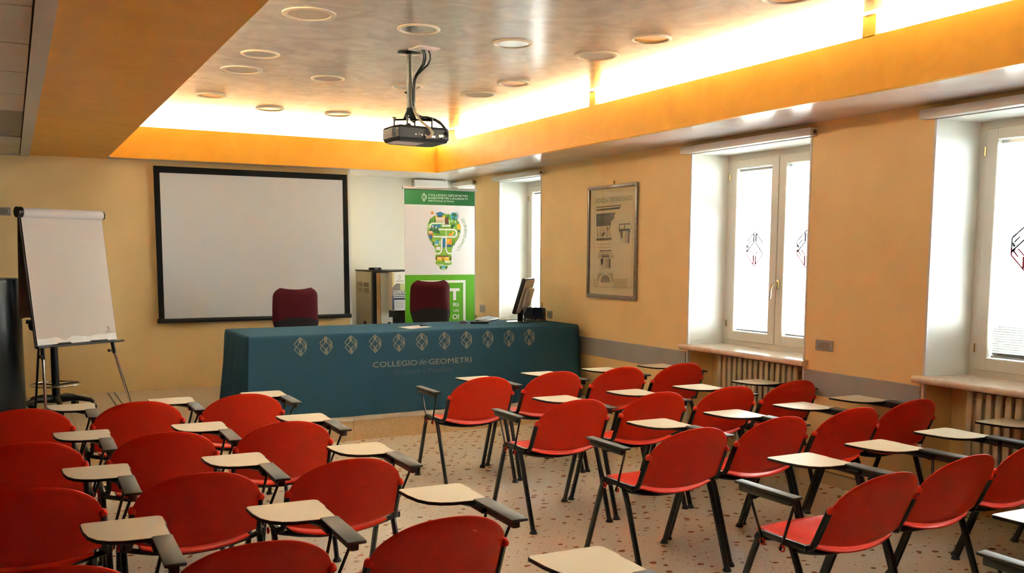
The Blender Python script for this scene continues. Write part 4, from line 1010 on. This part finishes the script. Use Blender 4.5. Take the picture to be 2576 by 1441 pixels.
pt = Matrix.Translation((.062, 0, -.595)) @ Matrix.Rotation(radians(6), 4, 'Z') @ Matrix.Rotation(radians(-2.0), 4, 'X')
pol = [(-.19, -.12), (.215, -.12), (.225, -.10), (.225, .13), (.19, .16), (-.15, .16), (-.215, .10), (-.215, -.06)]
bod = MB(); n = len(pol)
for s_, z in ((.93, -.055), (1.0, -.035), (1.0, .035), (.95, .052)): bod.v += [tuple(pt @ Vector((p[0] * s_, p[1] * s_, z))) for p in pol]
bod.f = [tuple(range(n - 1, -1, -1)), tuple(range(3 * n, 4 * n))] + [(j * n + i, j * n + (i + 1) % n, (j + 1) * n + (i + 1) % n, (j + 1) * n + i) for j in range(3) for i in range(n)]
bod.mi = [0] * len(bod.f)
pbod = child('body', bod, M['black_plastic'], pj)
vg = MB()
for k in range(9): vg.box((-.2185, -.055, -.03 + k * .007), (-.213, .085, -.0265 + k * .007), T=pt)
for k in range(9): vg.box((-.205, -.116 + 0, -.03 + k * .007), (-.19, -.095, -.0265 + k * .007), T=pt)
child('vent_grille', vg, plain('bronze_vent', (.20, .17, .10), .4), pbod)
pts_ = MB()
for x in (-.06, -.035, -.01, .02): pts_.tube([tuple(pt @ Vector((x, -.1225, -.01 + .012 * (int(x * 1000) % 2)))), tuple(pt @ Vector((x, -.119, -.01)))], .006, 8)
pts_.box((.06, -.1225, -.025), (.10, -.118, -.01), T=pt).box((.13, -.1225, -.02), (.19, -.118, .0), T=pt)
child('port_panel', pts_, M['grey_metal'], pbod, stuff=True)
child('foot_bump', MB().lathe([(.022, .05), (.02, .062), (.012, .07), (.003, .071)], tuple(pt @ Vector((-.10, -.08, 0))), 12).lathe([(.018, .045), (.016, .058), (.003, .062)], tuple(pt @ Vector((.18, -.07, 0))), 12), M['black_plastic'], pbod, 40)
child('label_sticker', MB().box((-.19, -.04, -.0575), (.05, .1, -.0555), T=pt), M['paper'], pbod)
child('lens', MB().tube([tuple(pt @ Vector((-.10, .15, 0))), tuple(pt @ Vector((-.10, .185, 0)))], .035, 20), plain('lens_black', (.003, .003, .004), .05), pbod, 40)
cb = MB()
for k, (dx, col) in enumerate(((.02, 0), (.035, 0), (.07, 0))):
    cb.tube([(.03 + dx, -.17, -.012), (.045 + dx, -.165, -.035), (.052 + dx, -.15, -.065), (.058 + dx * .8, -.12, -.10), (.055 + dx * .5, -.08, -.13), (.048 + dx * .2, -.045, -.165), (.042 + .004 * k, -.030, -.20), (.040 + .004 * k, -.024, -.25), (.040 + .004 * k, -.024, -.38), (.05 + .004 * k, -.024, -.42)], .0075, 6)
cb.tube([(.045, -.024, -.40), (.055, -.022, -.43), (.08, -.02, -.450), (.11, -.02, -.458), (.15, -.02, -.458), (.20, -.03, -.468), (.24, -.045, -.49), (.268, -.07, -.53), (.28, -.09, -.565), (.275, -.115, -.60), (.25, -.135, -.622), (.21, -.14, -.62)], .007, 8)
cb.tube([(.045, -.024, -.41), (.06, -.026, -.45), (.09, -.03, -.470), (.13, -.03, -.474), (.17, -.03, -.470), (.21, -.04, -.482), (.245, -.06, -.51), (.262, -.09, -.55), (.265, -.11, -.58), (.262, -.13, -.61)], .006, 8)
child('cable', cb, M['black_plastic'], pj, 60)
child('cable', MB().tube([(.046, -.026, -.36), (.05, -.03, -.43), (.08, -.07, -.50), (.12, -.13, -.55), (.135, -.15, -.59), (.12, -.145, -.615), (.09, -.135, -.617)], [.008, .008, .008, .009, .013, .011, .011], 8), plain('beige_cable', (.45, .38, .26), .5), pj, 60, label='beige cable with plug')
jp = thing('junction_plate', 'square white cable plate on the ceiling by the projector pole', 'plate', (2.672, 6.345, ZC), radians(8))
child('cover', MB().rbox((-.085, -.085, -.012), (.085, .085, .0), .003, 1), M['white_plastic'], jp)
child('screw', MB().tube([(-.06, 0, -.014), (-.06, 0, -.011)], .006, 8).tube([(.06, 0, -.014), (.06, 0, -.011)], .006, 8), M['grey_metal'], jp)

# ================================================================== FRAMED PRINT
fp = thing('framed_print', 'framed architectural print of Ionic columns on yellow wall', 'picture', (XW, 8.01, 1.29))
def fy(y): return -y   # local: +u runs from the far edge towards the camera
PW, PH = .447, 1.163
fm = MB()
fm.rbox((-.03, -PW, 0), (-.001, PW, .045), .006, 2).rbox((-.03, -PW, PH - .036), (-.001, PW, PH), .006, 2)
fm.rbox((-.03, -PW, .03), (-.001, -PW + .038, PH - .03), .006, 2).rbox((-.03, PW - .038, .03), (-.001, PW, PH - .03), .006, 2)
child('frame', fm, M['oldframe'], fp, 40)
child('print', MB().box((-.012, -PW + .03, .03), (-.004, PW - .03, PH - .03)), flat('print_paper', (.84, .70, .46), .5), fp)
child('glass', MB().box((-.0185, -PW + .034, .036), (-.0165, PW - .034, PH - .034)), M['glass'], fp)
child('hook', MB().tube([(-.008, -.02, PH), (-.010, -.02, PH + .03)], .006, 6).torus((-.008, -.02, PH + .03), .010, .003, 'x', 12, 6), M['brass'], fp, 40)
def atx_l(u, v):
    d = R_RIGHT * ((u - 1288) / 2347.12) + R_DOWN * ((v - 880) / 2347.12) + R_FWD
    k = 5.437 / d.x; return (d.y * k - 8.01, 1.75 + d.z * k - 1.29)
ink = MB(); icol = [flat('ink_dark', (.115, .09, .065)), flat('ink_mid', (.22, .165, .105)), flat('ink_light', (.52, .40, .24)), flat('ink_green', (.045, .22, .14)), flat('ink_cream', (.88, .76, .54)), flat('ink_stain', (.68, .54, .30))]
ilay = [0]
def A1(u, v): return atx_l(1470 + u / 9.607, 470 + v / 9.607)
def A2(u, v): return atx_l(1470 + u / 9.007, 600 + v / 9.007)
def iq(pts, mi, A=A1):
    x = -.0123 - .000012 * ilay[0]; ilay[0] += 1
    ink.add([(x, *A(*p)) for p in pts], [tuple(range(len(pts)))], mi)
def il(p, r, w, mi, A=A1):
    d = Vector((r[0] - p[0], r[1] - p[1])).normalized(); n_ = Vector((-d.y, d.x)) * w / 2
    iq([(p[0] + n_.x, p[1] + n_.y), (p[0] - n_.x, p[1] - n_.y), (r[0] - n_.x, r[1] - n_.y), (r[0] + n_.x, r[1] + n_.y)], mi, A)
iq([(290, 140), (1180, 90), (1185, 180), (290, 250)], 4)
il((250, 295), (1180, 205), 6, 2); il((250, 295), (235, 1440), 6, 2); il((1180, 205), (1165, 1440), 6, 2)
iq([(290, 485), (895, 428), (885, 458), (290, 510)], 1); iq([(290, 545), (880, 480), (845, 530), (290, 585)], 0)
iq([(290, 655), (755, 618), (725, 690), (720, 775), (690, 780), (645, 840), (640, 935), (290, 960)], 0)
for k in range(12): iq([(310 + k * 34, 700 - k * 3), (326 + k * 34, 699 - k * 3), (326 + k * 34, 790 - k * 3), (310 + k * 34, 792 - k * 3)], 1)
il((290, 830), (690, 800), 6, 1)
for k in range(9):
    x0 = 305 + k * 38; il((x0, 975), (x0 + 14, 1220), 10, 2 if k % 2 else 1); il((x0 + 10, 1050 + 20 * (k % 3)), (x0 + 34, 1180), 8, 2)
iq([(410, 1200), (445, 1110), (510, 1105), (440, 1195)], 0); iq([(530, 960), (560, 1070), (640, 960), (610, 955), (575, 1030), (550, 950)], 1); iq([(310, 1050), (340, 1215), (315, 1215)], 1); iq([(540, 1080), (560, 1210), (535, 1190)], 1)
iq([(285, 1240), (665, 1225), (655, 1280), (285, 1295)], 1); il((285, 1292), (655, 1278), 14, 0)
il((285, 1388), (640, 1376), 6, 1)
iq([(825, 895), (1115, 878), (1105, 905), (835, 915)], 0); iq([(840, 915), (860, 913), (860, 1050), (840, 1060)], 1); iq([(845, 1020), (1090, 1005), (1110, 1090), (1080, 1110), (1060, 1060), (860, 1070), (835, 1110)], 0); il((975, 920), (975, 1030), 26, 1)
il((800, 960), (820, 1040), 10, 2); il((1140, 945), (1120, 1020), 10, 2)
for k in range(11): il((862 + k * 23, 1065 - k), (855 + k * 22, 1360), 7 if k < 6 else 11, 1 if k > 5 else 2)
iq([(860, 1070), (930, 1065), (925, 1240), (890, 1250)], 1); iq([(1060, 1060), (1090, 1060), (1088, 1360), (1060, 1360)], 0)
# lower half
il((265, 130), (605, 118), 6, 1, A2); il((275, 205), (600, 193), 6, 1, A2)
iq([(345, 268), (620, 262), (610, 285), (350, 290)], 0, A2)
for cx in (345, 620):
    for rr, w in ((48, 7), (26, 6)):
        p0 = None
        for k in range(15):
            p1 = (cx + rr * cos(k * 2 * pi / 14), 400 + rr * 1.15 * sin(k * 2 * pi / 14))
            if p0: il(p0, p1, w, 1 if rr > 30 else 2, A2)
            p0 = p1
    iq([(cx - 10, 390), (cx + 10, 390), (cx + 10, 412), (cx - 10, 412)], 0, A2)
il((320, 322), (640, 312), 8, 1, A2)
iq([(395, 340), (560, 335), (565, 425), (400, 430)], 1, A2)
for k in range(4): iq([(410 + k * 38, 345), (436 + k * 38, 344), (423 + k * 38, 400)], 4, A2)
iq([(370, 470), (430, 440), (420, 560), (385, 620)], 0, A2); iq([(560, 440), (592, 470), (592, 672), (560, 672)], 0, A2)
for k in range(7): il((440 + k * 18, 440), (440 + k * 18, 672), 8, 1 if k > 2 else 2, A2)
iq([(300, 790), (655, 790), (655, 990), (300, 985)], 2, A2)
iq([(478 + 150 * cos(radians(a)), 990 + 200 * sin(radians(a))) for a in range(180, 361, 12)], 4, A2)
iq([(478 + 112 * cos(radians(a)) * (1 if k % 2 else .92), 990 + 175 * sin(radians(a)) * (1 if k % 2 else .9)) for k, a in enumerate(range(180, 361, 10))], 1, A2)
for a in (345, 420, 520, 600): il((a, 760), (a + 30, 800), 10, 2, A2)
iq([(205, 905), (300, 905), (300, 1085), (205, 1085)], 5, A2); iq([(655, 905), (975, 908), (975, 1105), (655, 1098)], 5, A2)
il((205, 1085), (1065, 1125), 6, 1, A2); il((225, 0), (205, 1085), 6, 2, A2); il((1090, 0), (1065, 1125), 6, 2, A2); il((270, 1022), (900, 1040), 4, 2, A2)
# title
def title(txt, u0, v0, u1, v1, hpx):
    V, F = letters(txt, 1.0, 1.0, -.004)
    P2 = [(u0 + (u1 - u0) * v[0], v0 + (v1 - v0) * v[0] - hpx * v[1]) for v in V]
    ink.add([(-.0155, *A1(*p)) for p in P2], F, 3)
title('VIGNOLA', 275, 405, 578, 376, 104); title('ORDINE', 610, 372, 885, 345, 104); title('IONICO', 912, 342, 1162, 316, 92)
child('engraving', ink, icol, fp, 0, label='ink drawing of cornice, capitals and title in green', stuff=False)

# ================================================================== SWITCHES AND OUTLETS
def outlet(loc, w, h, axis, label, cat, mods=2):
    t = thing('wall_switch' if cat == 'switch' else 'power_outlet', label, cat, loc)
    T = Matrix.Rotation(0 if axis == 'y' else pi / 2, 4, 'Z')   # built facing -y ; rotated for the right wall -> faces -x
    if axis == 'x': T = Matrix.Rotation(-pi / 2, 4, 'Z')
    child('plate', MB().rbox((-w / 2, -.008, -h / 2), (w / 2, 0.0, h / 2), .003, 1, T=T), M['plate'], t)
    for k in range(mods):
        x0 = -w * .32 + k * w * .64 / mods
        child('module', MB().rbox((x0, -.012, -h * .30), (x0 + w * .64 / mods - .003, -.007, h * .30), .002, 1, T=T), M['plate_dark'], t)
    child('screw', MB().tube([tuple(T @ Vector((-w * .42, -.010, 0))), tuple(T @ Vector((-w * .42, -.006, 0)))], .005, 8).tube([tuple(T @ Vector((w * .42, -.010, 0))), tuple(T @ Vector((w * .42, -.006, 0)))], .005, 8), M['grey_metal'], t)
M['plate_dark'] = plain('bronze_module', (.28, .24, .20), .35, .3)
outlet((XW, 5.13, 1.062), .175, .083, 'x', 'bronze double switch plate on the wall between the big windows', 'switch', 2)
outlet((XW, 11.02, 1.03), .15, .10, 'x', 'bronze outlet plate beside the green banner', 'outlet', 3)
outlet((XW, 9.27, 1.055), .11, .09, 'x', 'dark outlet plate behind the leaflet holder', 'outlet', 2)
outlet((-.04, YF, 2.166), .12, .085, 'y', 'grey switch plate high on the wall above the black cabinet', 'switch', 1)
